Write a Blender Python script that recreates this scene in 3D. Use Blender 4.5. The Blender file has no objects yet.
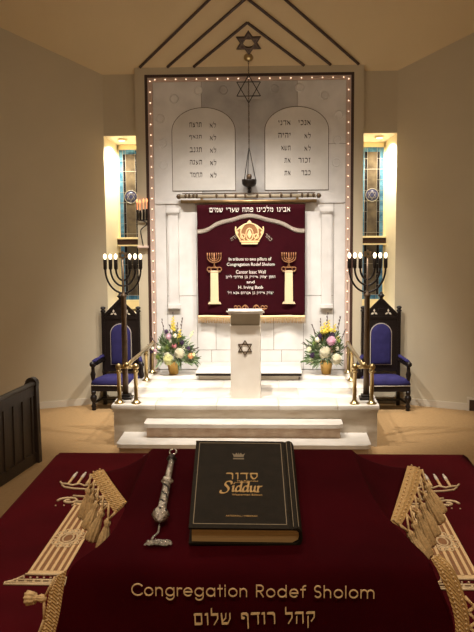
import bpy, bmesh, math, random
from math import sin, cos, pi, radians, sqrt, hypot, atan2
from mathutils import Vector, Matrix

random.seed(7)
SC = bpy.context.scene
COL = SC.collection
V = Vector

# ------------------------------------------------------------------ camera
CAM = V((0.35, 0.0, 2.5))
def camera():
    p, th, ro = radians(6.78), radians(2.6), radians(.42)
    fwd = V((-sin(th)*cos(p), cos(th)*cos(p), -sin(p)))
    r0 = V((cos(th), sin(th), 0)); u0 = r0.cross(fwd)
    r = r0*cos(ro) - u0*sin(ro); u = u0*cos(ro) + r0*sin(ro)
    cd = bpy.data.cameras.new('camera'); co = bpy.data.objects.new('camera', cd); COL.objects.link(co)
    m = Matrix((r, u, -fwd)).transposed().to_4x4(); m.translation = CAM
    co.matrix_world = m
    cd.sensor_fit = 'VERTICAL'; cd.sensor_height = 36.0; cd.lens = 900/632*36
    cd.clip_start = .05; cd.clip_end = 60
    SC.camera = co
camera()

# ------------------------------------------------------------------ materials
def lin(c):
    return tuple(((v/255)/12.92 if v/255 <= .04045 else ((v/255+.055)/1.055)**2.4) for v in c) + (1,)

def mat(name, rgb, rough=.5, metal=0., var=0., scale=12., bump=0., bscale=60., sheen=0., coat=0., spec=.5, rgb2=None, stretch=(1,1,1)):
    m = bpy.data.materials.new(name); m.use_nodes = True
    nt = m.node_tree; b = nt.nodes['Principled BSDF']
    c = lin(rgb)
    b.inputs['Base Color'].default_value = c
    b.inputs['Roughness'].default_value = rough
    b.inputs['Metallic'].default_value = metal
    b.inputs['Specular IOR Level'].default_value = spec
    if sheen:
        b.inputs['Sheen Weight'].default_value = sheen
        b.inputs['Sheen Roughness'].default_value = .4
        b.inputs['Sheen Tint'].default_value = (c[0]*2.5, c[1]*2, c[2]*2, 1)
    if coat: b.inputs['Coat Weight'].default_value = coat
    if var or bump or rgb2:
        tc = nt.nodes.new('ShaderNodeTexCoord'); mp = nt.nodes.new('ShaderNodeMapping')
        mp.inputs['Scale'].default_value = stretch
        nt.links.new(tc.outputs['Object'], mp.inputs['Vector'])
        if var or rgb2:
            n = nt.nodes.new('ShaderNodeTexNoise'); n.inputs['Scale'].default_value = scale; n.inputs['Detail'].default_value = 5
            nt.links.new(mp.outputs['Vector'], n.inputs['Vector'])
            r = nt.nodes.new('ShaderNodeValToRGB')
            if rgb2: a2, a1 = lin(rgb2), c
            else:
                a1 = tuple(min(1, v*(1+var)) for v in c[:3])+(1,); a2 = tuple(v*(1-var) for v in c[:3])+(1,)
            r.color_ramp.elements[0].position = .3; r.color_ramp.elements[1].position = .7
            r.color_ramp.elements[0].color = a2; r.color_ramp.elements[1].color = a1
            nt.links.new(n.outputs['Fac'], r.inputs['Fac']); nt.links.new(r.outputs['Color'], b.inputs['Base Color'])
        if bump:
            n2 = nt.nodes.new('ShaderNodeTexNoise'); n2.inputs['Scale'].default_value = bscale; n2.inputs['Detail'].default_value = 4
            nt.links.new(mp.outputs['Vector'], n2.inputs['Vector'])
            bp = nt.nodes.new('ShaderNodeBump'); bp.inputs['Strength'].default_value = bump; bp.inputs['Distance'].default_value = .01
            nt.links.new(n2.outputs['Fac'], bp.inputs['Height']); nt.links.new(bp.outputs['Normal'], b.inputs['Normal'])
    return m

def emat(name, rgb, strength, base=None):
    m = bpy.data.materials.new(name); m.use_nodes = True
    b = m.node_tree.nodes['Principled BSDF']
    b.inputs['Base Color'].default_value = lin(base or rgb)
    b.inputs['Emission Color'].default_value = lin(rgb); b.inputs['Emission Strength'].default_value = strength
    return m

def glassmat(name, rgb, rgb2, scale, strength):
    """stained glass: mottled colour that glows faintly, standing in for daylight behind it"""
    m = mat(name, rgb, .15, var=.4, scale=scale, rgb2=rgb2)
    nt = m.node_tree; b = nt.nodes['Principled BSDF']
    src = [l.from_socket for l in nt.links if l.to_socket == b.inputs['Base Color']][0]
    nt.links.new(src, b.inputs['Emission Color']); b.inputs['Emission Strength'].default_value = strength  # the glass colour itself emits, in place of daylight from outside
    return m

def wave_bump(m, scale, strength, dirn='X', dist=.002):
    nt = m.node_tree; b = nt.nodes['Principled BSDF']
    tc = nt.nodes.new('ShaderNodeTexCoord'); w = nt.nodes.new('ShaderNodeTexWave')
    w.inputs['Scale'].default_value = scale; w.bands_direction = dirn
    nt.links.new(tc.outputs['Object'], w.inputs['Vector'])
    bp = nt.nodes.new('ShaderNodeBump'); bp.inputs['Strength'].default_value = strength; bp.inputs['Distance'].default_value = dist
    nt.links.new(w.outputs['Fac'], bp.inputs['Height']); nt.links.new(bp.outputs['Normal'], b.inputs['Normal'])

M = {}
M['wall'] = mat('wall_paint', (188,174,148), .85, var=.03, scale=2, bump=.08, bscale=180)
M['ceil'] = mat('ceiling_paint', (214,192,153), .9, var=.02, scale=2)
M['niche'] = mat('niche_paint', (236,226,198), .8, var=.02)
M['cream'] = mat('cream_gloss', (226,208,160), .45, var=.03)
M['floor'] = mat('tan_carpet', (156,124,82), .95, var=.08, scale=30, bump=.3, bscale=300)
M['base'] = mat('baseboard_paint', (196,184,164), .6, var=.02)
M['brown'] = mat('dark_brown_trim', (56,30,16), .6, var=.15, scale=6)
M['rosewood'] = mat('rose_marble_strip', (196,170,154), .5, var=.08, scale=14)
M['marble'] = mat('white_marble', (218,213,208), .4, var=.05, scale=3.5, rgb2=(198,193,188))
M['marble_grey'] = mat('greyer_marble', (180,175,170), .4, rgb2=(158,153,149), scale=4)
M['tablet'] = mat('tablet_marble', (212,206,198), .4, rgb2=(196,190,182), scale=3)
M['joint'] = mat('joint_grout', (150,138,126), .8, var=.05)
M['carved'] = mat('carved_line', (96,80,66), .8, var=.1)
M['letter'] = mat('bronze_lettering', (52,38,28), .5, .3, var=.1)
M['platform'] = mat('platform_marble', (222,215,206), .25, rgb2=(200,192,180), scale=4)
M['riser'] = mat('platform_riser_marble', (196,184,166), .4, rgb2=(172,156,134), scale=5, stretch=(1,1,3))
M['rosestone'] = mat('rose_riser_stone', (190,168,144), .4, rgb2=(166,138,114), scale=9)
M['velvet'] = mat('burgundy_velvet', (72,6,15), .85, var=.18, scale=7, bump=.15, bscale=900, sheen=.08, spec=.05)
M['velvet_dark'] = mat('deep_burgundy_velvet', (58,5,12), .9, var=.2, scale=8, bump=.12, bscale=900, sheen=.06, spec=.04)
M['curtain'] = mat('curtain_velvet', (46,7,14), .85, var=.12, scale=5, bump=.1, bscale=500, sheen=.05, spec=.06)
M['gold_thread'] = mat('gold_thread', (240,204,152), .5, .05, var=.15, scale=300, bump=.3, bscale=700)
M['pale_thread'] = mat('pale_gold_thread', (224,198,158), .5, .15, var=.12, scale=200)
M['bronze_thread'] = mat('bronze_thread', (150,104,66), .5, .3, var=.15, scale=200)
M['white_thread'] = mat('cream_thread', (236,226,214), .6, var=.06, scale=100)
M['silver_braid'] = mat('silver_braid', (170,156,142), .45, .4, var=.2, scale=90, bump=.4, bscale=200)
M['fringe'] = mat('gold_fringe', (228,192,138), .6, .05, var=.2, scale=220, bump=.4, bscale=500)
M['fringe_band'] = mat('woven_gold_band', (216,174,112), .55, .05, var=.2, scale=350)
wave_bump(M['fringe_band'], 120, .6, 'DIAGONAL', .003)
M['curtain_fringe'] = mat('pale_gold_fringe', (190,152,98), .6, .1, var=.3, scale=60)
M['brass'] = mat('polished_brass', (182,160,114), .28, 1., var=.1, scale=8)
M['old_brass'] = mat('aged_brass', (150,122,84), .4, .8, var=.2, scale=20)
M['bronze'] = mat('dark_bronze', (92,74,56), .42, .6, var=.2, scale=15)
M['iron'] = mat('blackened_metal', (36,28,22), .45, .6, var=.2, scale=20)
M['wood_black'] = mat('ebonised_wood', (24,16,14), .4, var=.25, scale=9, spec=.35)
M['pew'] = mat('dark_walnut', (48,35,26), .5, var=.3, scale=5, stretch=(6,6,1), bump=.1)
M['blue'] = mat('blue_velvet', (47,43,86), .8, var=.15, scale=14, sheen=.12, spec=.1)
M['piping'] = mat('silver_piping', (190,180,166), .4, .3, var=.1)
M['lectern'] = mat('lectern_white', (226,218,206), .4, rgb2=(216,206,192), scale=5)
M['taupe'] = mat('taupe_panel', (150,136,114), .5, var=.06)
M['cover'] = mat('black_leatherette', (36,29,20), .6, spec=.1, var=.2, scale=60, bump=.25, bscale=900)
M['pages'] = mat('page_edges', (196,160,108), .8, var=.15, scale=8, stretch=(1,1,120))
M['gilt'] = mat('gilt_stamp', (190,150,86), .45, .1, var=.15, scale=200)
M['gilt_line'] = mat('gilt_rule', (128,112,86), .5, .1, var=.1, scale=200)
M['silver'] = mat('old_silver', (212,204,194), .26, .85, var=.45, scale=260, bump=.5, bscale=420)
M['dark_silver'] = mat('oxidised_silver', (52,46,42), .4, .7, var=.3, scale=200)
M['pot'] = mat('gold_pot', (206,164,88), .4, .35, var=.08)
M['leaf'] = mat('green_leaf', (88,108,60), .55, rgb2=(50,70,38), scale=18)
M['leaf2'] = mat('grey_green_leaf', (150,164,124), .6, rgb2=(108,126,90), scale=18)
M['stem'] = mat('plum_stem', (78,60,56), .6, var=.2)
M['p_white'] = mat('white_petal', (246,240,226), .6, rgb2=(232,228,204), scale=20)
M['p_lemon'] = mat('pale_lemon_petal', (244,242,208), .6, rgb2=(228,228,170), scale=20)
M['p_yellow'] = mat('yellow_petal', (236,216,96), .6, rgb2=(214,196,70), scale=20)
M['p_pink'] = mat('pink_petal', (230,166,168), .6, rgb2=(206,130,140), scale=20)
M['p_blush'] = mat('blush_petal', (240,214,220), .6, rgb2=(214,160,190), scale=20)
M['p_peach'] = mat('peach_petal', (240,196,140), .6, rgb2=(226,160,110), scale=20)
M['p_purple'] = mat('purple_floret', (78,52,92), .7, rgb2=(56,38,66), scale=25)
M['p_green'] = mat('green_bud', (150,168,80), .6, rgb2=(110,132,60), scale=20)
M['bulb'] = emat('lit_bulb', (255,232,196), 3)
M['tiny'] = emat('lit_tiny_bulb', (255,220,190), 2.2)
M['flame'] = emat('orange_flame_bulb', (255,160,104), 1.3)
M['downlight'] = emat('lit_downlight', (255,240,205), 1.6)
M['glass_blue'] = glassmat('blue_stained_glass', (84,124,142), (40,72,92), 14, .38)
M['glass_dark'] = glassmat('dark_stained_glass', (84,74,58), (58,50,40), 9, .38)
M['glass_black'] = glassmat('black_stained_glass', (26,24,26), (18,16,18), 9, .2)
M['glass_medal'] = glassmat('slate_blue_stained_glass', (52,54,78), (36,36,54), 26, .35)
M['came'] = mat('lead_came', (140,136,126), .45, .5, var=.1)
M['wood_hidden'] = mat('oak', (120,84,50), .5, var=.2, scale=5, stretch=(1,8,1))

# ------------------------------------------------------------------ mesh builder
class B:
    def __init__(s): s.bm = bmesh.new(); s.mi = 0
    def _tag(s, faces, smooth):
        for f in faces: f.smooth = smooth; f.material_index = s.mi
    def mesh_from(s, vs, fs, smooth=False):
        v = [s.bm.verts.new(p) for p in vs]; out = []
        for f in fs:
            try: out.append(s.bm.faces.new([v[i] for i in f]))
            except ValueError: pass
        s._tag(out, smooth); return s
    def box(s, x0, x1, y0, y1, z0, z1):
        if x0 > x1: x0, x1 = x1, x0
        vs = [(x, y, z) for x in (x0, x1) for y in (y0, y1) for z in (z0, z1)]
        return s.mesh_from(vs, [(0,1,3,2),(4,6,7,5),(0,4,5,1),(2,3,7,6),(0,2,6,4),(1,5,7,3)])
    def rbox(s, x0, x1, y0, y1, z0, z1, r=.01, seg=2):
        t = bmesh.new(); bmesh.ops.create_cube(t, size=1)
        for v in t.verts: v.co = V(((x0+x1)/2+v.co.x*(x1-x0), (y0+y1)/2+v.co.y*(y1-y0), (z0+z1)/2+v.co.z*(z1-z0)))
        bmesh.ops.bevel(t, geom=t.edges[:], offset=r, segments=seg, affect='EDGES', profile=.5)
        return s.merge(t, True)
    def merge(s, t, smooth=False):
        t.verts.ensure_lookup_table(); t.verts.index_update()
        s.mesh_from([v.co.copy() for v in t.verts], [[v.index for v in f.verts] for f in t.faces], smooth); t.free(); return s
    def prism(s, poly, fn, d0, d1, smooth=False):
        """poly: 2D points; fn(a, b, d) -> 3D"""
        n = len(poly)
        vs = [fn(a, b, d0) for a, b in poly] + [fn(a, b, d1) for a, b in poly]
        fs = [list(range(n))[::-1], list(range(n, 2*n))] + [(i, (i+1) % n, n+(i+1) % n, n+i) for i in range(n)]
        return s.mesh_from(vs, fs, smooth)
    def loft(s, rings, closed=True, cap=True, smooth=True):
        n = len(rings[0]); vs = [p for r in rings for p in r]; fs = []
        for k in range(len(rings)-1):
            for i in range(n if closed else n-1):
                j = (i+1) % n
                fs.append((k*n+i, k*n+j, (k+1)*n+j, (k+1)*n+i))
        if cap and closed:
            fs.append(list(range(n))[::-1]); fs.append(list(range((len(rings)-1)*n, len(rings)*n)))
        return s.mesh_from(vs, fs, smooth)
    def lathe(s, prof, o=(0,0,0), axis=(0,0,1), seg=20, flute=0, fn=12, sx=1, sy=1):
        ax = V(axis).normalized(); q = V((0,0,1)).rotation_difference(ax); o = V(o); rings = []
        for r, h in prof:
            ring = []
            for i in range(seg):
                a = 2*pi*i/seg; rr = max(r, 1e-5)*(1+flute*cos(fn*a))
                ring.append(o + q @ V((rr*cos(a)*sx, rr*sin(a)*sy, h)))
            rings.append(ring)
        return s.loft(rings)
    def tube(s, pts, r, seg=8, rad=None):
        pts = [V(p) for p in pts]; rings = []
        t0 = (pts[1]-pts[0]).normalized()
        up = V((0,0,1)) if abs(t0.z) < .9 else V((1,0,0))
        nrm = (up - t0*up.dot(t0)).normalized()
        for i, p in enumerate(pts):
            t = (pts[min(i+1, len(pts)-1)] - pts[max(i-1, 0)]).normalized()
            nrm = (nrm - t*nrm.dot(t)).normalized(); b = t.cross(nrm)
            rr = rad[i] if rad else r
            rings.append([p + nrm*(rr*cos(2*pi*k/seg)) + b*(rr*sin(2*pi*k/seg)) for k in range(seg)])
        return s.loft(rings)
    def ball(s, c, r, seg=12, sz=1.):
        prof = [(r*sin(pi*i/8), -r*sz*cos(pi*i/8)) for i in range(9)]
        return s.lathe(prof, c, seg=seg)
    def bar(s, a, b, w, h, up=(0,0,1)):
        """rectangular bar a->b; w across, h along up"""
        a, b = V(a), V(b); t = (b-a).normalized(); u = V(up); u = (u-t*u.dot(t)).normalized(); c = t.cross(u)
        vs = [p+c*(w/2*i)+u*(h/2*j) for p in (a, b) for i, j in ((-1,-1),(1,-1),(1,1),(-1,1))]
        return s.mesh_from(vs, [(3,2,1,0),(4,5,6,7),(0,1,5,4),(1,2,6,5),(2,3,7,6),(3,0,4,7)])
    def build(s, name, m, parent=None, origin=None, mods=None):
        bmesh.ops.recalc_face_normals(s.bm, faces=s.bm.faces[:])
        me = bpy.data.meshes.new(name)
        if origin is not None:
            for v in s.bm.verts: v.co -= V(origin)
        s.bm.to_mesh(me); s.bm.free()
        for k in (m if isinstance(m, (list, tuple)) else [m]): me.materials.append(M[k] if isinstance(k, str) else k)
        o = bpy.data.objects.new(name, me); COL.objects.link(o)
        if origin is not None: o.location = origin
        if parent is not None: put(o, parent)
        return o

def put(o, parent):
    """parent keeping the world place (parents are unrotated empties or meshes at a location)"""
    o.parent = parent
    loc = V((0,0,0)); rot = 0; p = parent; chain = []
    while p: chain.append(p); p = p.parent
    base = V((0,0,0))
    for c in chain: base += c.location
    o.location = V(o.location) - base

def tag(o, label=None, cat=None, group=None, kind=None):
    if label: o['label'] = label
    if cat: o['category'] = cat
    if group: o['group'] = group
    if kind: o['kind'] = kind
    return o
def thing(name, loc, label, cat, group=None):
    o = bpy.data.objects.new(name, None); COL.objects.link(o); o.location = loc; o.empty_display_size = .1
    return tag(o, label, cat, group)
def struct(o): return tag(o, kind='structure')
def dup(root, loc, label=None):
    r = root.copy(); COL.objects.link(r); r.location = loc
    if label: r['label'] = label
    for ch in list(root.children):
        c = ch.copy(); COL.objects.link(c); c.parent = r
        for g in list(ch.children):
            d = g.copy(); COL.objects.link(d); d.parent = c
    return r

XZ = lambda Y: (lambda a, b, d: V((a, Y+d, b)))       # prism in a frontal plane, d in depth
XY = lambda a, b, d: V((a, b, d))
YZ = lambda a, b, d: V((d, a, b))

HEB = lambda t: t[::-1]
def text_bm(body, w, h, ext, shear=0., bold=0., heb=False):
    """flat-extruded lettering in the xy plane, centred on 0, scaled to width w and height h (None keeps the ratio)"""
    c = bpy.data.curves.new('lettering', 'FONT'); c.body = HEB(body) if heb else body
    c.extrude = .05; c.resolution_u = 2; c.shear = shear; c.offset = bold
    o = bpy.data.objects.new('lettering', c); COL.objects.link(o)
    bpy.context.view_layer.update()
    me = bpy.data.meshes.new_from_object(o.evaluated_get(bpy.context.evaluated_depsgraph_get()))
    bpy.data.objects.remove(o); bpy.data.curves.remove(c)
    xs = [v.co.x for v in me.vertices]; ys = [v.co.y for v in me.vertices]
    cx, cy = (min(xs)+max(xs))/2, (min(ys)+max(ys))/2
    kx = w/(max(xs)-min(xs)); ky = h/(max(ys)-min(ys)) if h else kx
    if w and not w > 0: kx = ky
    t = bmesh.new(); t.from_mesh(me); bpy.data.meshes.remove(me)
    for v in t.verts: v.co = V(((v.co.x-cx)*kx, (v.co.y-cy)*ky, v.co.z/.05*ext/2))
    return t
def put_text(b, body, place, w, h, ext=.004, **k):
    """place: Matrix for the lettering plane"""
    t = text_bm(body, w, h, ext, **k)
    for v in t.verts: v.co = place @ v.co
    b.merge(t)

# ------------------------------------------------------------------ pen-drawn lettering (Hebrew square hand, round sans, italic)
HB = {'א': (.82, [[(.08,.9),(.72,.1)], [(.68,.92),(.64,.62),(.46,.45)], [(.12,.08),(.14,.4),(.3,.62)]]),
 'ב': (.8, [[(.1,.88),(.6,.88),(.6,.1)], [(.05,.1),(.75,.1)]]), 'ג': (.52, [[(.12,.88),(.4,.88),(.42,.08)], [(.42,.35),(.1,.08)]]),
 'ד': (.76, [[(.05,.88),(.72,.88)], [(.6,.88),(.6,.05)]]), 'ה': (.82, [[(.08,.88),(.68,.88),(.68,.05)], [(.17,.56),(.15,.05)]]),
 'ו': (.38, [[(.08,.88),(.26,.88),(.26,.05)]]), 'ז': (.44, [[(.05,.88),(.38,.88)], [(.22,.88),(.22,.05)]]),
 'ח': (.82, [[(.05,.88),(.68,.88),(.68,.05)], [(.16,.88),(.15,.05)]]), 'ט': (.84, [[(.12,.9),(.12,.1),(.7,.1),(.7,.75),(.5,.9),(.38,.75)]]),
 'י': (.36, [[(.06,.88),(.24,.88),(.22,.52)]]), 'כ': (.74, [[(.1,.88),(.5,.88),(.62,.75),(.62,.25),(.5,.1),(.1,.1)]]),
 'ל': (.74, [[(.12,1.32),(.12,.85),(.62,.85),(.62,.5),(.32,.04)]]), 'מ': (.86, [[(.1,.92),(.25,.70),(.1,.06)], [(.25,.70),(.5,.9),(.7,.7),(.7,.1),(.42,.1)]]),
 'ם': (.82, [[(.08,.88),(.68,.88),(.68,.1),(.14,.1),(.14,.88)]]), 'נ': (.52, [[(.12,.88),(.38,.88),(.38,.1),(.06,.1)]]),
 'ן': (.38, [[(.08,.88),(.26,.88),(.26,-.3)]]), 'ס': (.84, [[(.06,.88),(.7,.88),(.7,.45),(.5,.1),(.32,.1),(.14,.45),(.14,.88)]]),
 'ע': (.8, [[(.66,.9),(.66,.45),(.5,.15),(.08,.0)], [(.14,.9),(.18,.6),(.45,.2)]]), 'פ': (.78, [[(.34,.5),(.14,.55),(.14,.88),(.5,.88),(.66,.75),(.66,.1),(.08,.1)]]),
 'ף': (.78, [[(.34,.5),(.14,.55),(.14,.88),(.5,.88),(.64,.75),(.64,-.3)]]), 'צ': (.74, [[(.1,.9),(.6,.1),(.08,.1)], [(.62,.9),(.58,.6),(.4,.45)]]),
 'ק': (.82, [[(.08,.88),(.7,.88),(.68,.5),(.45,.2)], [(.17,.55),(.16,-.3)]]), 'ר': (.74, [[(.06,.88),(.5,.88),(.62,.75),(.62,.05)]]),
 'ש': (.94, [[(.1,.9),(.16,.1),(.6,.1),(.8,.5),(.8,.9)], [(.47,.9),(.44,.55),(.2,.3)]]), 'ת': (.84, [[(.1,.88),(.62,.88),(.7,.75),(.7,.05)], [(.22,.88),(.22,.12),(.04,.1)]]),
 '\u05f4': (.34, [[(.08,1.),(.06,.75)], [(.22,1.),(.2,.75)]]), ' ': (.5, [])}
def ac(cx, cy, r, a0, a1, n=14): return [(cx+r*cos(radians(a0+(a1-a0)*k/n)), cy+r*sin(radians(a0+(a1-a0)*k/n))) for k in range(n+1)]
RND = ac(.34, .34, .34, 0, 360, 22); NAR = [(0,.4)]+ac(.27, .41, .27, 180, 0, 10)+[(.54,0)]
LT = {'C': (.98, [ac(.5,.5,.5,42,318,22)]), 'o': (.84, [RND]), 'n': (.74, [[(0,.68),(0,0)], NAR]), 'g': (.86, [RND, [(.68,.68),(.68,-.06)]+ac(.34,-.02,.34,0,-150,10)]),
 'r': (.44, [[(0,.68),(0,0)], ac(.24,.42,.24,180,60,8)]), 'e': (.84, [ac(.34,.34,.34,0,318,20), [(0,.34),(.68,.34)]]), 'a': (.88, [RND, [(.68,.68),(.68,0)]]),
 't': (.46, [[(.14,.95),(.14,0)], [(-.04,.66),(.34,.66)]]), 'i': (.2, [[(0,.68),(0,0)], [(0,.88),(0,.96)]]), 'R': (.74, [[(0,0),(0,1),(.3,1)]+ac(.3,.74,.26,90,-90,10)+[(0,.48)], [(.26,.48),(.56,0)]]),
 'd': (.88, [RND, [(.68,1),(.68,0)]]), 'f': (.44, [[(.14,0),(.14,.78)]+ac(.34,.79,.2,180,80,6), [(-.04,.66),(.34,.66)]]), 'S': (.72, [ac(.3,.745,.255,35,270,14)+ac(.3,.245,.245,90,-145,14)]),
 'h': (.74, [[(0,1),(0,0)], NAR]), 'l': (.2, [[(0,1),(0,0)]]), 'm': (1.24, [[(0,.68),(0,0)], NAR, [(x+.54, y) for x, y in NAR]]), ' ': (.42, [])}
def sm(*p):
    P = [V(q+(0,)) for q in p]; P = [P[0]*2-P[1]]+P+[P[-1]*2-P[-2]]; out = []
    for i in range(1, len(P)-2):
        for k in range(5):
            t = k/5; q = .5*((2*P[i])+(P[i+1]-P[i-1])*t+(2*P[i-1]-5*P[i]+4*P[i+1]-P[i+2])*t*t+(-P[i-1]+3*P[i]-3*P[i+1]+P[i+2])*t**3); out.append((q.x, q.y))
    return out+[p[-1]]
IT = {'S': (.95, [sm((.86,.86),(.8,1.08),(.55,1.18),(.28,1.05),(.24,.8),(.5,.55),(.66,.3),(.56,.0),(.25,-.16),(-.06,-.08),(-.1,.12))]),
 'i': (.3, [[(.0,.6),(.1,.64)], [(.1,.64),(.1,.1),(.22,.02)], [(.1,.9),(.12,.96)]]),
 'd': (.66, [sm((.48,.56),(.3,.66),(.1,.5),(.04,.2),(.16,.02),(.34,.08),(.48,.3)), [(.36,1.06),(.5,1.1),(.5,.1),(.62,.02)]]),
 'u': (.68, [[(.0,.6),(.1,.64),(.1,.2)]+sm((.1,.2),(.2,.02),(.36,.08),(.48,.3)), [(.48,.64),(.48,.1),(.6,.02)]]),
 'r': (.5, [[(.0,.6),(.1,.64),(.1,0)], sm((.1,.35),(.24,.6),(.42,.62)), [(.0,.0),(.2,.0)]])}
def pen_text(b, body, place, w, h, ext, font, nib, thin, shear=0., heb=False, gap=.04, caps=False):
    polys = []; x = 0
    for ch in (body[::-1] if heb else body):
        adv, strokes = font[ch]
        for st in strokes:
            for (ax, ay), (bx, by) in zip(st, st[1:]):
                A = V((ax+x+ay*shear, ay)); Bb = V((bx+x+by*shear, by)); d = (Bb-A)
                if d.length < 1e-6: continue
                d.normalize(); pn = V((-d.y, d.x))*thin/2
                A2, B2 = A-d*thin*.42, Bb+d*thin*.42
                polys.append([A2+pn, B2+pn, B2-pn, A2-pn])
                if nib:
                    nv = V(nib)/2
                    if abs(d.x*nv.y-d.y*nv.x) > .02: polys.append([A+nv, Bb+nv, Bb-nv, A-nv])
        x += adv+gap
    xs = [p.x for q in polys for p in q]; ys = [p.y for q in polys for p in q]
    cx, cy = (min(xs)+max(xs))/2, (min(ys)+max(ys))/2; kx = w/(max(xs)-min(xs)); ky = h/(max(ys)-min(ys)) if h else kx
    for i, q in enumerate(polys):
        e = ext/2+(i % 7)*ext*.012
        b.prism([((p.x-cx)*kx, (p.y-cy)*ky) for p in q], lambda a, c, d: place @ V((a, c, d)), -ext/2, e)
def heb(b, body, place, w, h, ext): pen_text(b, body, place, w, h, ext, HB, (.105, .17), .085, heb=True, gap=.10)
def frontal(x, y, z, tilt=0.):
    return Matrix.Translation((x, y, z)) @ Matrix.Rotation(tilt, 4, 'Y') @ Matrix.Rotation(pi/2, 4, 'X')

def star_bars(b, c, R, w, d, ux=V((1,0,0)), uy=V((0,0,1)), n=None):
    """hexagram of six bars"""
    n = n or ux.cross(uy)
    for off in (0, pi):
        P = [V(c)+ux*(R*sin(off+2*pi*k/3))+uy*(R*cos(off+2*pi*k/3)) for k in range(3)]
        for k in range(3): b.bar(P[k], P[(k+1) % 3], w, d, up=n)

def arc(cx, cz, rx, rz, a0, a1, n):
    return [(cx+rx*cos(a0+(a1-a0)*i/n), cz+rz*sin(a0+(a1-a0)*i/n)) for i in range(n+1)]

YF, YW = 11.40, 11.47      # front of the ark surround, back wall
# ------------------------------------------------------------------ SETTING
struct(B().box(-4.8, 4.8, -3, 12.2, -.1, 0).build('floor', 'floor'))
struct(B().box(-.9, 1.6, -1.2, 2.4, 0.002, .95).build('floor_platform', 'floor'))
cz = lambda y: 4.25+.95*(11.4-y)
struct(B().prism([(12.2, cz(12.2)), (9.0, cz(9.0)), (-3.2, cz(9.0)), (-3.2, cz(9.0)+.2), (9.05, cz(9.0)+.2), (12.2, cz(12.2)+.3)], YZ, -4.9, 4.9).build('ceiling', 'ceil'))
for s, nm in ((-1, 'wall_left'), (1, 'wall_right')):
    poly = [(s*1.84, YW), (s*4.6, YW-2.76*.466), (s*4.6, -3), (s*4.8, -3), (s*4.8, 10.4), (s*1.95, 11.9)]
    struct(B().prism(poly, XY, 0, 6.7).build(nm, 'wall'))
    p2 = [(s*1.84, YW-.001), (s*4.55, YW-.001-2.71*.466), (s*4.545, YW-.016-2.71*.466), (s*1.84, YW-.018)]
    struct(B().prism(p2, XY, 0, .085).build('baseboard_left' if s < 0 else 'baseboard_right', 'base'))
struct(B().box(-4.8, 4.8, -3.2, -3, 0, 6.7).build('wall_rear', 'wall'))
b = B()
b.box(-1.30, 1.30, YW, 12.15, 0, 4.3)
for s in (-1, 1):
    b.prism([(YW, 3.428), (11.95, 3.352), (12.15, 3.352), (12.15, 4.0), (YW, 4.3)], YZ, s*1.30, s*2.0)
    b.box(s*1.30, s*2.0, YW, 12.15, 0, 1.15)
b.build('wall_back', 'wall'); struct(bpy.data.objects['wall_back'])
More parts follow.
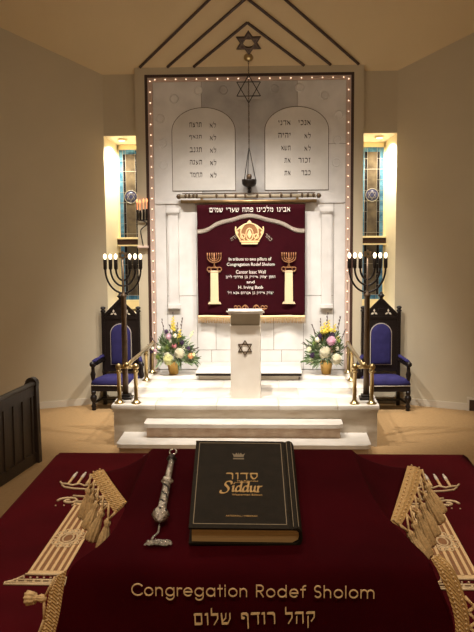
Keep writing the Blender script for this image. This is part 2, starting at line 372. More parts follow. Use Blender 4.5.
# niche linings belong to the windows
for s, nm in ((-1, 'window_1'), (1, 'window_2')):
    b = B()
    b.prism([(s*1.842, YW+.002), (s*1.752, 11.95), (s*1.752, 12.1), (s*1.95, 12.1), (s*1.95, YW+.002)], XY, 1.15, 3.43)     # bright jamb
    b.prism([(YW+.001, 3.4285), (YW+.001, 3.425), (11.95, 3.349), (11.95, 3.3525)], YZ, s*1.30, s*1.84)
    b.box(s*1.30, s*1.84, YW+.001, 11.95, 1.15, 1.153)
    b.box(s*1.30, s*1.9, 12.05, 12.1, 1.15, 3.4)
    root = struct(b.build(nm, 'niche'))
    xc = s*1.588; x0, x1 = xc-.148, xc+.148; z0, z1 = 1.30, 3.287
    f = B()
    f.box(x0-.05, x0, 11.93, 11.99, z0-.06, z1+.06); f.box(x1, x1+.05, 11.93, 11.99, z0-.06, z1+.06)
    f.box(x0-.05, x1+.05, 11.93, 11.99, z1, z1+.06); f.box(x0-.08, x1+.08, 11.90, 11.99, z0-.12, z0)
    f.build('window_frame', 'cream', root)
    g = B(); zt = z1
    g.mi = 0
    g.box(x0, x0+.05, 11.958, 11.964, z0, z1); g.box(x1-.05, x1, 11.958, 11.964, z0, z1)
    g.box(x0+.05, x1-.05, 11.958, 11.964, z1-.06, z1); g.box(x0+.05, x1-.05, 11.958, 11.964, z0, z0+.06)
    g.mi = 1
    g.box(x0+.05, x0+.085, 11.958, 11.964, z0+.06, z1-.06); g.box(x1-.085, x1-.05, 11.958, 11.964, z0+.06, z1-.06)
    g.mi = 2
    g.box(x0+.085, x1-.085, 11.958, 11.964, z0+.06, z1-.06)
    g.build('stained_glass', ['glass_blue', 'glass_black', 'glass_dark'], root)
    c = B()
    for x in (x0+.05, x0+.085, x1-.085, x1-.05): c.box(x-.002, x+.002, 11.953, 11.958, z0, z1)
    z = z0+.06
    k = 0
    while z < z1:
        if k % 3 == 0: c.box(x0, x1, 11.953, 11.958, z-.003, z+.003)
        else:
            c.box(x0, x0+.085, 11.953, 11.958, z-.002, z+.002); c.box(x1-.085, x1, 11.953, 11.958, z-.002, z+.002)
        z += .137; k += 1
    c.build('leading', 'came', root)
    md = B(); md.lathe([(.0, 0), (.082, 0), (.082, .006), (0, .006)], (xc, 11.956, 2.67), (0,-1,0), 28); 
    mo = md.build('medallion', 'glass_medal', root)
    rg = B(); rg.tube([(xc+.083*cos(2*pi*i/32), 11.948, 2.67+.083*sin(2*pi*i/32)) for i in range(33)], .004, 6); 
    star_bars(rg, (xc, 11.948, 2.67), .06, .003, .003)
    rg.build('medallion_leading', 'came', mo)
    t = B(); t.box(x0-.05, x1+.05, 11.85, 11.95, 2.022, 2.04); t.box(x0-.05, x1+.05, 11.85, 11.95, 2.115, 2.135)
    t.box(x0-.05, x0-.035, 11.85, 11.95, 2.04, 2.115); t.box(x1+.035, x1+.05, 11.85, 11.95, 2.04, 2.115)
    to = t.build('transom', 'cream', root)
    B().box(x0-.035, x1+.035, 11.87, 11.9, 2.04, 2.115).build('transom_panel', 'brown', to)
    # recessed lamp in the niche soffit
    side = 'left' if s < 0 else 'right'
    lamp = thing('recessed_light', (s*1.64, 11.64, 3.40), f'small round lit ceiling lamp at the top of the {side} window niche', 'light', 'lamps in the window niches')
    q = B(); q.lathe([(0, -.004), (.055, -.004), (.06, .0), (.06, .012), (0, .012)], (s*1.64, 11.64, 3.391), (0, -.16, -1), 20); q.build('trim_ring', 'cream', lamp)
    q = B(); q.lathe([(0, 0), (.042, 0), (.042, .004), (0, .004)], (s*1.64, 11.64, 3.381), (0, -.16, -1), 20); q.build('lens', 'downlight', lamp)

# chevron trims and star on the sloping ceiling, in slope coordinates: x and drop from the ark top
def slope(x, y, off=0): return V((x, y, cz(y)-off))
SN = V((0, -.95, -1)).normalized()
SU = V((0, -1, .95)).normalized()
chev = [(1.352, 10.395, 11.39), (1.01, 10.70, 11.392), (.683, 10.94, 11.394)]
for i, (xh, ya, yb) in enumerate(chev):
    b = B()
    for s in (-1, 1):
        b.bar(slope(s*xh, yb)+SN*.012, slope(0, ya)+SN*.012, .027, .02, up=SN)
    struct(b.build('trim_%d' % (i+1), 'brown'))
b = B(); c0 = slope(.008, 11.147); n = 6; R = .172
def hexstar(R): return [(R*(1 if k % 2 == 0 else .58)*sin(pi*k/6), R*(1 if k % 2 == 0 else .58)*cos(pi*k/6)) for k in range(12)]
outer = hexstar(R); inner = [(.074*sin(pi*k/6), .062*cos(pi*k/6)) for k in range(12)]
fn = lambda a, bb, d: c0 + V((1,0,0))*a + SU*bb + SN*d
vs = [fn(a, bb, d) for d in (0, .02) for ring in (outer, inner) for a, bb in ring]; fs = []
for k in range(12):
    j = (k+1) % 12
    fs += [(k, j, 12+j, 12+k), (24+k, 36+k, 36+j, 24+j), (k, 24+k, 24+j, j), (12+k, 12+j, 36+j, 36+k)]
b.mesh_from(vs, fs)
tag(b.build('ceiling_star', 'brown', origin=c0), 'solid brown six-pointed star fixed to the sloping ceiling above the chain', 'star')
bb_ = B()
for off in (0, pi):
    P = [fn(.13*sin(off+2*pi*k/3), .13*cos(off+2*pi*k/3), .022) for k in range(3)]
    for k in range(3): bb_.bar(P[k], P[(k+1) % 3], .010, .006, up=SN)
bb_.build('star_outline', 'bronze', bpy.data.objects['ceiling_star'])

# floor register at the right
w = V((.906, -.423, 0))
p0 = V((2.70, 11.071, 0)) - V((.423, .906, 0))*.022
vent = thing('wall_register', p0, 'low white-rimmed register in the baseboard of the right wall', 'vent')
b = B()
for a0, a1, zz0, zz1 in ((0, .03, 0, .17), (.03, .42, .14, .17), (.42, .45, 0, .17)):
    b.bar(p0+w*a0+V((0,0,(zz0+zz1)/2)), p0+w*a1+V((0,0,(zz0+zz1)/2)), .025, zz1-zz0)
b.build('rim', 'base', vent)
b = B()
b.bar(p0+w*.03+V((0,0,.07))-V((.423,.906,0))*-.004, p0+w*.42+V((0,0,.07))-V((.423,.906,0))*-.004, .01, .138)
b.build('grille', 'brown', vent)

# ------------------------------------------------------------------ ARK SURROUND
ark = thing('ark_surround', (0, YF, .446), 'tall white marble ark wall in a beige painted frame', 'ark')
b = B()
b.box(-1.42, -1.30, YF, YW+.02, 0, 4.25); b.box(1.30, 1.42, YF, YW+.02, 0, 4.25); b.box(-1.30, 1.30, YF, YW+.02, 4.165, 4.25)
b.build('frame', 'wall', ark)
b = B()
for s in (-1, 1): b.box(s*1.30, s*1.265, YF+.004, YF+.05, .446, 4.165)
b.box(-1.265, 1.265, YF+.004, YF+.05, 4.132, 4.165)
tag(b.build('frame_trim', 'brown', ark), 'dark brown inner edging')
b = B()
for s in (-1, 1): b.box(s*1.265, s*1.205, YF+.022, YF+.06, .446, 4.132)
b.box(-1.205, 1.205, YF+.022, YF+.06, 4.078, 4.132)
tag(b.build('border_strip', 'rosewood', ark), 'pinkish border band behind the tiny lamps')
# marble slabs with open joints, carved rosettes
b = B(); YP = YF+.03
b.mi = 2; b.box(-1.205, 1.205, YP+.012, YP+.05, .446, 4.078)
def slab(x0, x1, z0, z1, mi=0, j=.0035):
    b.mi = mi; b.box(x0+j, x1-j, YP, YP+.013, z0+j, z1-j)
slab(-1.205, -.595, 2.57, 4.078); slab(-.595, .60, 2.57, 4.078, 1); slab(.60, 1.205, 3.30, 4.078); slab(.60, 1.205, 2.57, 3.30)
for s in (-1, 1):
    a = sorted((s*1.205, s*1.06)); slab(a[0], a[1], .72, 2.57)
    a = sorted((s*1.06, s*.68)); slab(a[0], a[1], .72, 1.40); slab(a[0], a[1], 1.40, 2.57)
    a = sorted((s*1.205, s*.68)); slab(a[0], a[1], .446, .72)
slab(-.68, .68, 1.15, 2.57)
slab(-.68, -.44, .70, 1.15); slab(-.44, -.02, .70, 1.15); slab(-.02, .30, .70, 1.15); slab(.30, .68, .70, 1.15)
slab(-.68, -.50, .446, .70); slab(-.50, .0, .446, .70); slab(0, .4, .446, .70); slab(.4, .68, .446, .70)
b.mi = 0
b.build('marble_panel', ['marble', 'marble_grey', 'joint'], ark)
for i, (x, z) in enumerate([(-.32, 3.97), (.32, 3.98), (-.63, 3.97), (.63, 3.99), (-.935, 3.87), (.94, 3.89), (-1.115, 3.63), (1.12, 3.65), (-1.09, 3.33), (1.10, 3.35), (-1.085, 3.06), (1.09, 3.07)]):
    r = B(); r.lathe([(0, 0), (.03, .003), (.042, .001), (.047, .006), (.052, .006), (.056, 0)], (x, YP, z), (0, -1, 0), 24)
    r.build('rosette', 'marble_grey' if abs(x) < .6 else 'marble', ark)
for s in (-1, 1):
    b = B(); x = s*.97
    b.box(x-.062, x+.062, YP-.035, YP, 1.29, 2.46)
    for k in (-.035, 0, .035): b.box(x+k-.009, x+k+.009, YP-.039, YP-.035, 1.36, 2.40)
    b.box(x-.082, x+.082, YP-.055, YP, 2.46, 2.50); b.box(x-.072, x+.072, YP-.045, YP, 2.44, 2.46)
    b.box(x-.08, x+.08, YP-.052, YP, 1.245, 1.29)
    b.build('pilaster', 'marble', ark)
b = B(); b.box(-1.185, 1.185, YP-.012, YP, 2.57, 2.60); b.build('string_course', 'marble', ark)

# tiny lamps round the border
lights = thing('string_lights', (0, YF, 4.10), 'string of tiny lit bulbs edging the marble ark wall', 'string lights')
wire = B()
def bulb(x, z, s):
    q = B(); q.ball((0, 0, 0), .0075, 8); o = q.build('bulb', 'tiny'); o.location = (x, YF+.006, z); put(o, lights)
for k in range(19): bulb(-1.17+k*.13, 4.104, 1)
for s in (-1, 1):
    for k in range(27): bulb(s*1.232, 4.085-k*.1315, 1)
    wire.tube([(s*1.232, YF+.016, 4.104), (s*1.232, YF+.016, .62)], .003, 6)
wire.tube([(-1.232, YF+.016, 4.104), (1.232, YF+.016, 4.104)], .003, 6)
wire.build('wire', 'rosewood', lights)

# ------------------------------------------------------------------ TABLETS
def tablet(xc, rows, label, xr, xl, z5):
    t = thing('stone_tablet', (xc, YP, 2.73), label, 'tablet', 'stone tablets of the law')
    hw = .393
    def outline(g):
        return [(xc-hw-g, 2.735-g), (xc+hw+g, 2.735-g)] + arc(xc, 3.47, hw+g, .285+g, 0, pi, 24)
    b = B(); b.prism(outline(0), XZ(YP-.012), 0, .012); b.build('slab', 'tablet', t)
    b = B(); b.prism(outline(.008), XZ(YP-.006), 0, .006); b.build('edge_line', 'carved', t)
    for k, (r, l) in enumerate(rows):
        z = 3.548-.1545*k+z5
        wr = .0335*len(r)*1.15; wl = .0335*len(l)*1.15
        b = B()
        heb(b, r, frontal(xr-wr/2, YP-.0135, z), wr, .062*(1.3 if 'ל' in r else 1), .003)
        b.build('lettering', 'letter', t); b = B()
        heb(b, l, frontal(xl-wl/2, YP-.0135, z), wl, .062*(1.3 if 'ק' in l else 1), .003)
        b.build('lettering', 'letter', t)
tablet(-.572, [('לא', 'תרצח'), ('לא', 'תנאף'), ('לא', 'תגנב'), ('לא', 'תענה'), ('לא', 'תחמד')], 'arched marble tablet whose right column repeats one word five times', -.415, -.595, 0)
tablet(.592, [('אנכי', 'אדני'), ('לא', 'יהיה'), ('לא', 'תשא'), ('זכור', 'את'), ('כבד', 'את')], 'arched marble tablet whose right column has differing first words', .765, .515, .012)

# ------------------------------------------------------------------ CURTAIN
CY = 11.335
cur = thing('ark_curtain', (0, CY, 1.14), 'burgundy velvet ark curtain embroidered with a crown and two pillars', 'curtain')
def cwave(x, z): return (.004+.021*max(0, 1-(z-1.05)/1.1))*sin(x*12.6+2.2) + .003*sin(x*29)
nx, nz = 64, 20
rows_ = []
for iz in range(nz+1):
    z = 1.142+(2.555-1.142)*iz/nz
    rows_.append([V((-.667+1.356*ix/nx+.008, CY+.012+cwave(-.667+1.356*ix/nx, z), z)) for ix in range(nx+1)])
back = [[p+V((0,.006,0)) for p in r] for r in rows_]
b = B()
rings = [list(r)+list(reversed(k)) for r, k in zip(rows_, back)]
b.loft(rings); b.build('cloth', 'curtain', cur)
# fringe threads
b = B()
for i in range(92):
    x = -.655+1.35*i/91; y = CY+.014+cwave(x, 1.14)
    b.tube([(x, y-.003, 1.146), (x+random.uniform(-.003,.003), y-.005, 1.10), (x+random.uniform(-.005,.005), y-.004, 1.058)], .0045, 5)
b.build('fringe', 'curtain_fringe', cur)
b = B()
b.loft([[V((-.662+1.362*ix/64, CY+.006+cwave(-.662+1.362*ix/64, 1.14)+d, z)) for ix in range(65)]+[V((-.662+1.362*ix/64, CY+.014+cwave(-.662+1.362*ix/64, 1.14)+d, z)) for ix in range(64, -1, -1)] for z, d in ((1.125, 0), (1.158, 0))])
b.build('fringe_heading', 'gold_thread', cur)
# wavy braid of the valance, with its short fringe
wp = [(-.657, 2.235), (-.60, 2.238), (-.52, 2.262), (-.43, 2.318), (-.34, 2.352), (-.22, 2.378), (-.1, 2.415), (0, 2.428), (.1, 2.415), (.22, 2.378), (.34, 2.352), (.44, 2.318), (.54, 2.262), (.62, 2.24), (.69, 2.238)]
def catm(pts, n):
    out = []; P = [V(p) for p in pts]; P = [P[0]*2-P[1]]+P+[P[-1]*2-P[-2]]
    for i in range(1, len(P)-2):
        for k in range(n):
            t = k/n
            out.append(.5*((2*P[i])+(P[i+1]-P[i-1])*t+(2*P[i-1]-5*P[i]+4*P[i+1]-P[i+2])*t*t+(-P[i-1]+3*P[i]-3*P[i+1]+P[i+2])*t**3))
    out.append(P[-2]); return out
wpp = catm([(x, z, 0) for x, z in wp], 6)
b = B(); rr = []
for p in wpp:
    y = CY+.004+cwave(p.x, p.y)
    rr.append([V((p.x, y, p.y+.012)), V((p.x, y, p.y-.014)), V((p.x, y+.012, p.y-.014)), V((p.x, y+.012, p.y+.012))])
b.loft(rr, smooth=False); b.build('valance_braid', 'silver_braid', cur)
b = B()
for i in range(0, len(wpp)-1):
    for f in (0, .5):
        p = wpp[i].lerp(wpp[i+1], f)
        y = CY+.004+cwave(p.x, p.y)
        b.tube([(p.x, y+.004, p.y-.014), (p.x, y+.002, p.y-.042)], .0035, 4)
b.build('valance_fringe', 'silver_braid', cur)
EY = CY-.006
# lettering
b = B(); heb(b, 'אבינו מלכינו פתח שערי שמים', frontal(.005, EY, 2.50), 1.01, .085, .004)
b.build('lettering', 'white_thread', cur)
lines = [('In tribute to two pillars of', .006, 1.868, .535, .052, False), ('Congregation Rodef Sholom', .012, 1.802, .60, .052, False), ('Cantor Isaac Wall', .014, 1.712, .375, .044, False),
         ('החזן יצחק אייזיק בן מרדכי לייב', .01, 1.648, .625, .046, True), ('and', .01, 1.585, .10, .036, False), ('H. Irving Baab', .012, 1.512, .31, .050, False), ('יצחק אייזיק בן אברהם אבא ז״ל', .01, 1.446, .575, .046, True)]
for body, x, z, w_, h_, hb in lines:
    b = B(); (heb(b, body, frontal(x, EY, z), w_, h_*1.15, .004) if hb else put_text(b, body, frontal(x, EY, z), w_, h_, .004, bold=.0))
    b.build('lettering', 'white_thread', cur)
for body, x, z, a in (('תורה', -.19, 2.145, -.65), ('כתר', .235, 2.145, .75)):
    b = B(); heb(b, body, frontal(x, EY, z, a), .105, .04, .004); b.build('lettering', 'silver_braid', cur)
# crown
def relief(poly, y, d, b): b.prism(poly, XZ(y), 0, d)
b = B(); cx_, cz_ = .0, 2.06
relief([(-.11, .0), (.11, .0), (.118, .022), (-.118, .022)], EY-.004, .012, b)
b.bm.verts.ensure_lookup_table()
crown = B()
def R(poly, d=.01): crown.prism([(cx_+x, cz_+z) for x, z in poly], XZ(EY-.004), 0, d)
R([(-.10, 0), (.10, 0), (.105, .02), (-.105, .02)]); R([(-.12, .028), (.12, .028), (.125, .045), (-.125, .045)])
for s in (-1, 1):
    crown.tube([(cx_+s*(.115+.06*sin(t*pi*.62)), EY-.002, cz_+.05+.17*t) for t in [k/10 for k in range(11)]], .008, 6)
    crown.tube([(cx_+s*(.17-.17*t), EY-.002, cz_+.165+.10*t+.02*sin(pi*t)) for t in [k/10 for k in range(11)]], .008, 6)
    crown.tube([(cx_+s*(.06+.05*sin(t*pi)), EY-.002, cz_+.05+.2*t) for t in [k/10 for k in range(11)]], .007, 6)
    R([(s*.15, .12), (s*.18, .14), (s*.165, .175), (s*.135, .15)]); R([(s*.105, .18), (s*.13, .2), (s*.11, .23), (s*.085, .21)])
    crown.tube([(cx_+s*(.085+.028*cos(t)), EY-.002, cz_+.10+.028*sin(t)) for t in [k*pi/6 for k in range(13)]], .006, 6)
R([(0, .07), (.03, .12), (0, .19), (-.03, .12)]); R([(0, .255), (.028, .275), (0, .305), (-.028, .275)])
crown.tube([(cx_+.045*cos(t), EY-.002, cz_+.125+.075*sin(t)) for t in [k*pi/8 for k in range(17)]], .006, 6)
for k in range(9): crown.ball((cx_-.096+k*.024, EY-.004, cz_+.034), .009, 8)
cob = crown.build('crown', 'gold_thread', cur)
q = B(); q.prism([(cx_+x, cz_+z) for x, z in [(-.11, .02), (.11, .02), (.125, .06), (.165, .16), (.10, .21), (0, .265), (-.10, .21), (-.165, .16), (-.125, .06)]], XZ(EY-.0005), 0, .006); q.build('crown_ground', 'bronze_thread', cob)
b.bm.free()
# embroidered pillars with candelabra
for s, x in ((-1, -.447), (1, .492)):
    p = B(); z0 = 1.305
    def Q(poly, d=.008): p.prism([(x+a, z0+c) for a, c in poly], XZ(EY-.003), 0, d)
    Q([(-.085, 0), (.085, 0), (.07, .028), (-.07, .028)]); Q([(-.052, .028), (.052, .028), (.048, .40), (-.048, .40)])
    Q([(-.075, .405), (.075, .405), (.085, .425), (-.085, .425)])
    po = p.build('pillar', 'pale_thread', cur)
    c = B()
    for t in (-1, 1): c.tube([(x+t*(.065+.026*cos(a)), EY-.003, z0+.442+.026*sin(a)) for a in [k*pi/6 for k in range(13)]], .006, 6)
    c.tube([(x-.06, EY-.003, z0+.462), (x+.06, EY-.003, z0+.462)], .008, 6)
    c.build('capital', 'bronze_thread', po)
    m_ = B()
    m_.tube([(x, EY-.003, z0+.46), (x, EY-.003, z0+.65)], .007, 6); m_.lathe([(.03, 0), (.012, .02), (.008, .04)], (x, EY-.001, z0+.465), seg=10, sy=.3)
    for r_ in (.03, .058, .086):
        m_.tube([(x+r_*cos(a), EY-.003, z0+.59+r_*.75*sin(a)) for a in [pi+k*pi/10 for k in range(11)]], .006, 6)
        for t in (-1, 1): m_.tube([(x+t*r_, EY-.003, z0+.59), (x+t*r_, EY-.003, z0+.65)], .0065, 6)
    m_.build('candelabrum', 'bronze_thread', po)
b = B()
for s in (-1, 1):
    b.tube([(.01+s*(.03+.16*t), EY-.003, 1.255+.035*sin(t*2*pi)) for t in [k/14 for k in range(15)]], .007, 6)
    for u in (.08, .15, .19): b.tube([(.01+s*(u+.02*cos(a)), EY-.003, 1.262+.02*sin(a)) for a in [k*pi/5 for k in range(10)]], .006, 6)
b.build('scroll', 'bronze_thread', cur)
# rod
rod = thing('curtain_rod', (0, CY+.005, 2.64), 'double brass curtain rod with small knobs above the burgundy ark curtain', 'curtain rod')
b = B(); b.tube([(-.86, CY+.02, 2.595), (.84, CY+.02, 2.595)], .021, 12); tag(b.build('lower_rod', 'old_brass', rod), 'aged brass lower rod')
b = B(); b.tube([(-.865, CY+.02, 2.66), (.83, CY+.02, 2.66)], .024, 12); tag(b.build('upper_rod', 'taupe', rod), 'pale upper rod')
b = B(); b.tube([(-.84, CY+.005, 2.695), (.82, CY+.005, 2.695)], .007, 6); b.build('cord_rail', 'bronze', rod)
for x in (-.80, -.755, -.70, -.66, -.41, -.30, -.17, -.05, .10, .26, .40, .52, .66, .73, .80):
    q = B(); q.lathe([(.006, -.03), (.014, -.01), (.016, .012), (.005, .03)], (x, CY-.003, 2.665), seg=10); q.build('knob', 'bronze', rod)
for x in (-.885, .865):
    q = B(); q.lathe([(0, -.03), (.03, -.02), (.034, .0), (.026, .02), (0, .035)], (x, CY+.02, 2.66), (1 if x > 0 else -1, 0, 0), 14); q.build('finial', 'bronze', rod)
for x in (-.6, .6):
    q = B(); q.bar((x, CY+.02, 2.63), (x, YP-.0005, 2.63), .03, .03); q.build('bracket', 'old_brass', rod)

# ------------------------------------------------------------------ ETERNAL LIGHT
LY = 11.305
lamp = thing('eternal_light', (0, LY, 2.7), 'dark bronze bowl lamp hanging on a long chain before the ark', 'hanging lamp')
b = B(); cc = V((0, LY, cz(LY))); b.lathe([(0, .03), (.03, .028), (.055, .012), (.06, -.002), (0, -.004)], cc, SN, 20); b.build('canopy', 'brass', lamp)
b = B(); z = cz(LY)-.02
while z > 3.25:
    b.tube([(.006*cos(a)*(1 if int(z*100) % 2 else .2), LY+.006*cos(a)*(.2 if int(z*100) % 2 else 1), z-.016+.016*sin(a)) for a in [k*pi/4 for k in range(9)]], .0028, 4); z -= .026
b.build('chain', 'bronze', lamp)
b = B(); star_bars(b, (0, LY, 3.963), .168, .009, .009); b.build('hanging_star', 'iron', lamp)
b = B()
for k in range(3):
    a = pi/2+2*pi*k/3+.3
    b.tube([(0, LY, 3.25), (.02*cos(a), LY+.02*sin(a), 3.17), (.082*cos(a), LY+.082*sin(a), 2.862)], .0045, 6)
b.build('suspension', 'iron', lamp)
b = B(); b.lathe([(.03, 2.765), (.07, 2.785), (.088, 2.81), (.092, 2.85), (.09, 2.866), (.082, 2.866), (.06, 2.85), (0, 2.85)], (0, LY, 0), seg=12); b.build('bowl', 'iron', lamp)
b = B(); b.lathe([(.0, 2.69), (.018, 2.70), (.022, 2.715), (.010, 2.735), (.03, 2.765), (0, 2.766)], (0, LY, 0), seg=14); b.build('finial', 'iron', lamp)
b = B(); b.lathe([(.03, 2.85), (.034, 2.90), (.026, 2.93), (0, 2.93)], (0, LY, 0), seg=12); b.build('burner', 'bronze', lamp)

# ------------------------------------------------------------------ SCONCE on the left frame
sx = -1.348
sc = thing('wall_sconce', (sx, YF, 2.04), 'dark curly-stemmed wall sconce with orange flames on the beige frame left of the ark', 'sconce')
b = B(); b.rbox(sx-.075, sx+.065, YF-.055, YF, 2.015, 2.045, .006); tag(b.build('bracket_shelf', 'rosewood', sc), 'pinkish shelf')
b = B(); pts = catm([(sx, YF-.035, 2.045), (sx-.015, YF-.035, 2.13), (sx-.03, YF-.035, 2.23), (sx+.0, YF-.035, 2.275), (sx+.045, YF-.035, 2.31), (sx+.03, YF-.035, 2.35), (sx-.045, YF-.035, 2.37)], 6)
b.tube(pts, .007, 8); b.tube([(sx-.055, YF-.035, 2.37), (sx+.065, YF-.035, 2.37)], .007, 8); b.build('stem', 'iron', sc)
for dx, h in ((-.062, .0), (-.03, -.005), (.012, .008), (.05, .01)):
    q = B(); q.lathe([(.008, 2.37), (.012, 2.385), (.014, 2.49+h), (.010, 2.50+h), (0, 2.50+h)], (sx+dx, YF-.035, 0), seg=10); c = q.build('candle_cup', 'iron', sc)
    q = B(); q.lathe([(.004, 2.50+h), (.004, 2.58+h), (.011, 2.592+h), (.013, 2.605+h), (.007, 2.622+h), (0, 2.636+h)], (sx+dx*1.1, YF-.035, 0), seg=10); q.build('flame_bulb', 'flame', c)

# ------------------------------------------------------------------ MARBLE PLATFORM
PZ = .446
pf = thing('marble_platform', (0, 9.3, 0), 'white marble platform with two steps before the ark', 'platform')
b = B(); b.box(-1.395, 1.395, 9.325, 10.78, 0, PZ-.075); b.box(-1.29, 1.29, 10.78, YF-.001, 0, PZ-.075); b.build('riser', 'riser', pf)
b = B(); J = .003
xs = [-1.415, -.95, -.30, .36, .98, 1.415]; ys = [9.30, 9.72, 10.25, 10.80, YF-.001]
b.mi = 1; b.box(-1.405, 1.405, 9.31, 10.79, PZ-.075, PZ-.006); b.box(-1.295, 1.295, 10.79, YF-.002, PZ-.075, PZ-.006)
b.mi = 0
for j in range(4):
    off = .22 if j % 2 else 0
    xx = [xs[0]]+[x+off for x in xs[1:-1]]+[xs[-1]]
    if j == 3: xx[0], xx[-1] = -1.303, 1.303
    for i in range(5): b.rbox(xx[i]+(J if i else 0), xx[i+1]-(J if i < 4 else 0), ys[j]+(J if j else 0), ys[j+1]-J, PZ-.05, PZ, .002, 1) if j else b.rbox(xx[i]+(J if i else 0), xx[i+1]-(J if i < 4 else 0), ys[j], ys[j+1]-J, PZ-.05, PZ, .006, 2)
b.build('paving', ['platform', 'riser'], pf)
def step(x0, x1, yfront, z, zb, name, m):
    r = .07
    poly = [(x0, 9.326), (x0, yfront+r)]+[(x0+r-r*cos(t), yfront+r-r*sin(t)) for t in [k*pi/12 for k in range(1, 6)]]+[(x0+r, yfront), (x1-r, yfront)]+[(x1-r+r*sin(t), yfront+r-r*cos(t)) for t in [k*pi/12 for k in range(1, 6)]]+[(x1, yfront+r), (x1, 9.326)]
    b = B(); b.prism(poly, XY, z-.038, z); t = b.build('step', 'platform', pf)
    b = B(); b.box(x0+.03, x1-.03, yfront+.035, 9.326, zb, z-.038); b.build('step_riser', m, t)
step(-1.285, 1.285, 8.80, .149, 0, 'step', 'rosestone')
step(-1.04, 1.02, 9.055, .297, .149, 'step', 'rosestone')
# low step under the curtain
st = thing('ark_step', (0, 10.7, PZ), 'low white marble step with a dark front edge under the ark curtain', 'step')
b = B(); b.box(-.60, .60, 10.70, YP-.013, PZ+.001, PZ+.06); b.build('riser', 'riser', st)
b = B(); b.rbox(-.64, .64, 10.665, YP-.013, PZ+.082, PZ+.10, .004, 1); b.build('tread', 'platform', st)
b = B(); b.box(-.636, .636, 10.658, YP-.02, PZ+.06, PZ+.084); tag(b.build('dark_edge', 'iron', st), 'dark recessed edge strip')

# ------------------------------------------------------------------ LECTERN
lec = thing('lectern', (0, 9.63, PZ), 'slim white lectern with a six-pointed star on its front', 'lectern')
b = B(); b.box(-.16, .16, 9.63, 10.12, PZ, 1.235); b.build('body', 'lectern', lec)
b = B(); b.box(-.166, .166, 9.622, 10.125, 1.235, 1.25); b.build('moulding', 'lectern', lec)
b = B(); b.prism([(9.635, 1.25), (10.11, 1.25), (10.11, 1.30), (9.60, 1.385)], YZ, -.156, .156); tag(b.build('neck', 'taupe', lec), 'taupe panel under the top')
b = B(); t = bmesh.new(); bmesh.ops.create_cube(t, size=1)
for v in t.verts:
    x, y, z = v.co
    v.co = V((x*.405, 9.57+(y+.5)*.56, 1.412+z*.055-(y+.5)*.08))
bmesh.ops.bevel(t, geom=t.edges[:], offset=.022, segments=4, affect='EDGES'); b.merge(t, True); b.build('top', 'lectern', lec)
b = B(); star_bars(b, (-.003, 9.627, 1.005), .083, .009, .005); tag(b.build('star', 'bronze', lec), 'dark metal star')

# ------------------------------------------------------------------ RAILINGS
for s in (-1, 1):
    side = 'left' if s < 0 else 'right'
    rl = thing('brass_railing', (s*1.25, 9.38, PZ), f'low polished brass railing along the {side} edge of the white marble platform', 'railing', 'brass railings')
    def post(x, y, ztop, r=.021, parent=rl):
        q = B(); q.lathe([(.0, PZ), (.052, PZ), (.052, PZ+.012), (.04, PZ+.02), (.028, PZ+.035), (r, PZ+.05), (r, ztop-.05), (r*1.5, ztop-.045), (r*1.5, ztop-.03), (r, ztop-.025), (r, ztop)], (x, y, 0), seg=18)
        po = q.build('post', 'brass', parent); return po
    for dx in (-.09, .09):
        po = post(s*1.25+dx, 9.38, .83)
        q = B(); q.ball((s*1.25+dx, 9.38, .842), .036, 16); q.build('ball_finial', 'brass', po)
    post(s*1.235, 10.66, .80); post(s*1.235, 11.19, .80)
    for y, zz in ((10.66, .80), (11.19, .80)):
        q = B(); q.ball((s*1.235, y, zz), .03, 14); q.build('ball_joint', 'brass', rl)
    q = B(); q.tube([(s*1.25-.09, 9.38, .842), (s*1.25+.09, 9.38, .842)], .02, 12); q.build('crossbar', 'brass', rl)
    q = B(); q.tube([(s*1.25, 9.38, .855), (s*1.235, 9.55, .87), (s*1.235, 10.66, .83), (s*1.235, 11.19, .815), (s*1.235, 11.26, .812)], .021, 12)
    q.ball((s*1.25, 9.37, .862), .034, 12); q.ball((s*1.235, 11.27, .812), .03, 12)
    q.build('handrail', 'brass', rl)

# ------------------------------------------------------------------ MENORAHS
def menorah(x, label):
    y = 9.62
    mn = thing('menorah', (x, y, PZ), label, 'menorah', 'seven branched candelabra on the platform')
    q = B(); q.rbox(x-.075, x+.075, y-.075, y+.075, PZ, PZ+.03, .005); q.rbox(x-.055, x+.055, y-.055, y+.055, PZ+.03, PZ+.055, .005); q.build('base', 'iron', mn)
    q = B(); q.lathe([(.033, PZ+.055), (.031, PZ+.4), (.03, 1.56), (.036, 1.565), (.036, 1.585), (.02, 1.60), (.013, 1.64), (.010, 1.97), (0, 1.97)], (x, y, 0), seg=16); q.build('pole', 'bronze', mn)
    q = B(); star_bars(q, (x, y, 2.015), .045, .012, .012); tag(q.build('star', 'old_brass', mn), 'brass six-pointed star')
    for r, zb, zt in ((.192, 1.608, 1.868), (.134, 1.684, 1.868), (.076, 1.745, 1.868)):
        pts = [(x+r*cos(a), y, zt+(zt-zb)*sin(a)*1.0) for a in [pi+k*pi/24 for k in range(25)]]
        q = B(); q.tube(pts, .0105, 10); q.build('branch', 'iron', mn)
        for s in (-1, 1):
            q = B(); q.lathe([(.012, 1.86), (.019, 1.868), (.0205, 1.88), (.0205, 1.965), (.017, 1.972), (0, 1.972)], (x+s*r, y, 0), seg=14); c = q.build('candle', 'iron', mn)
            q = B(); q.lathe([(.008, 1.972), (.013, 1.982), (.0185, 1.998), (.017, 2.015), (.008, 2.028), (0, 2.032)], (x+s*r, y, 0), seg=14); tag(q.build('bulb', 'bulb', c), 'lit white bulb')
menorah(-1.313, 'tall dark electric menorah at the left brass railing, its star against the pale window jamb')
menorah(1.306, 'tall dark electric menorah at the right brass railing, its star lost against dark glass')

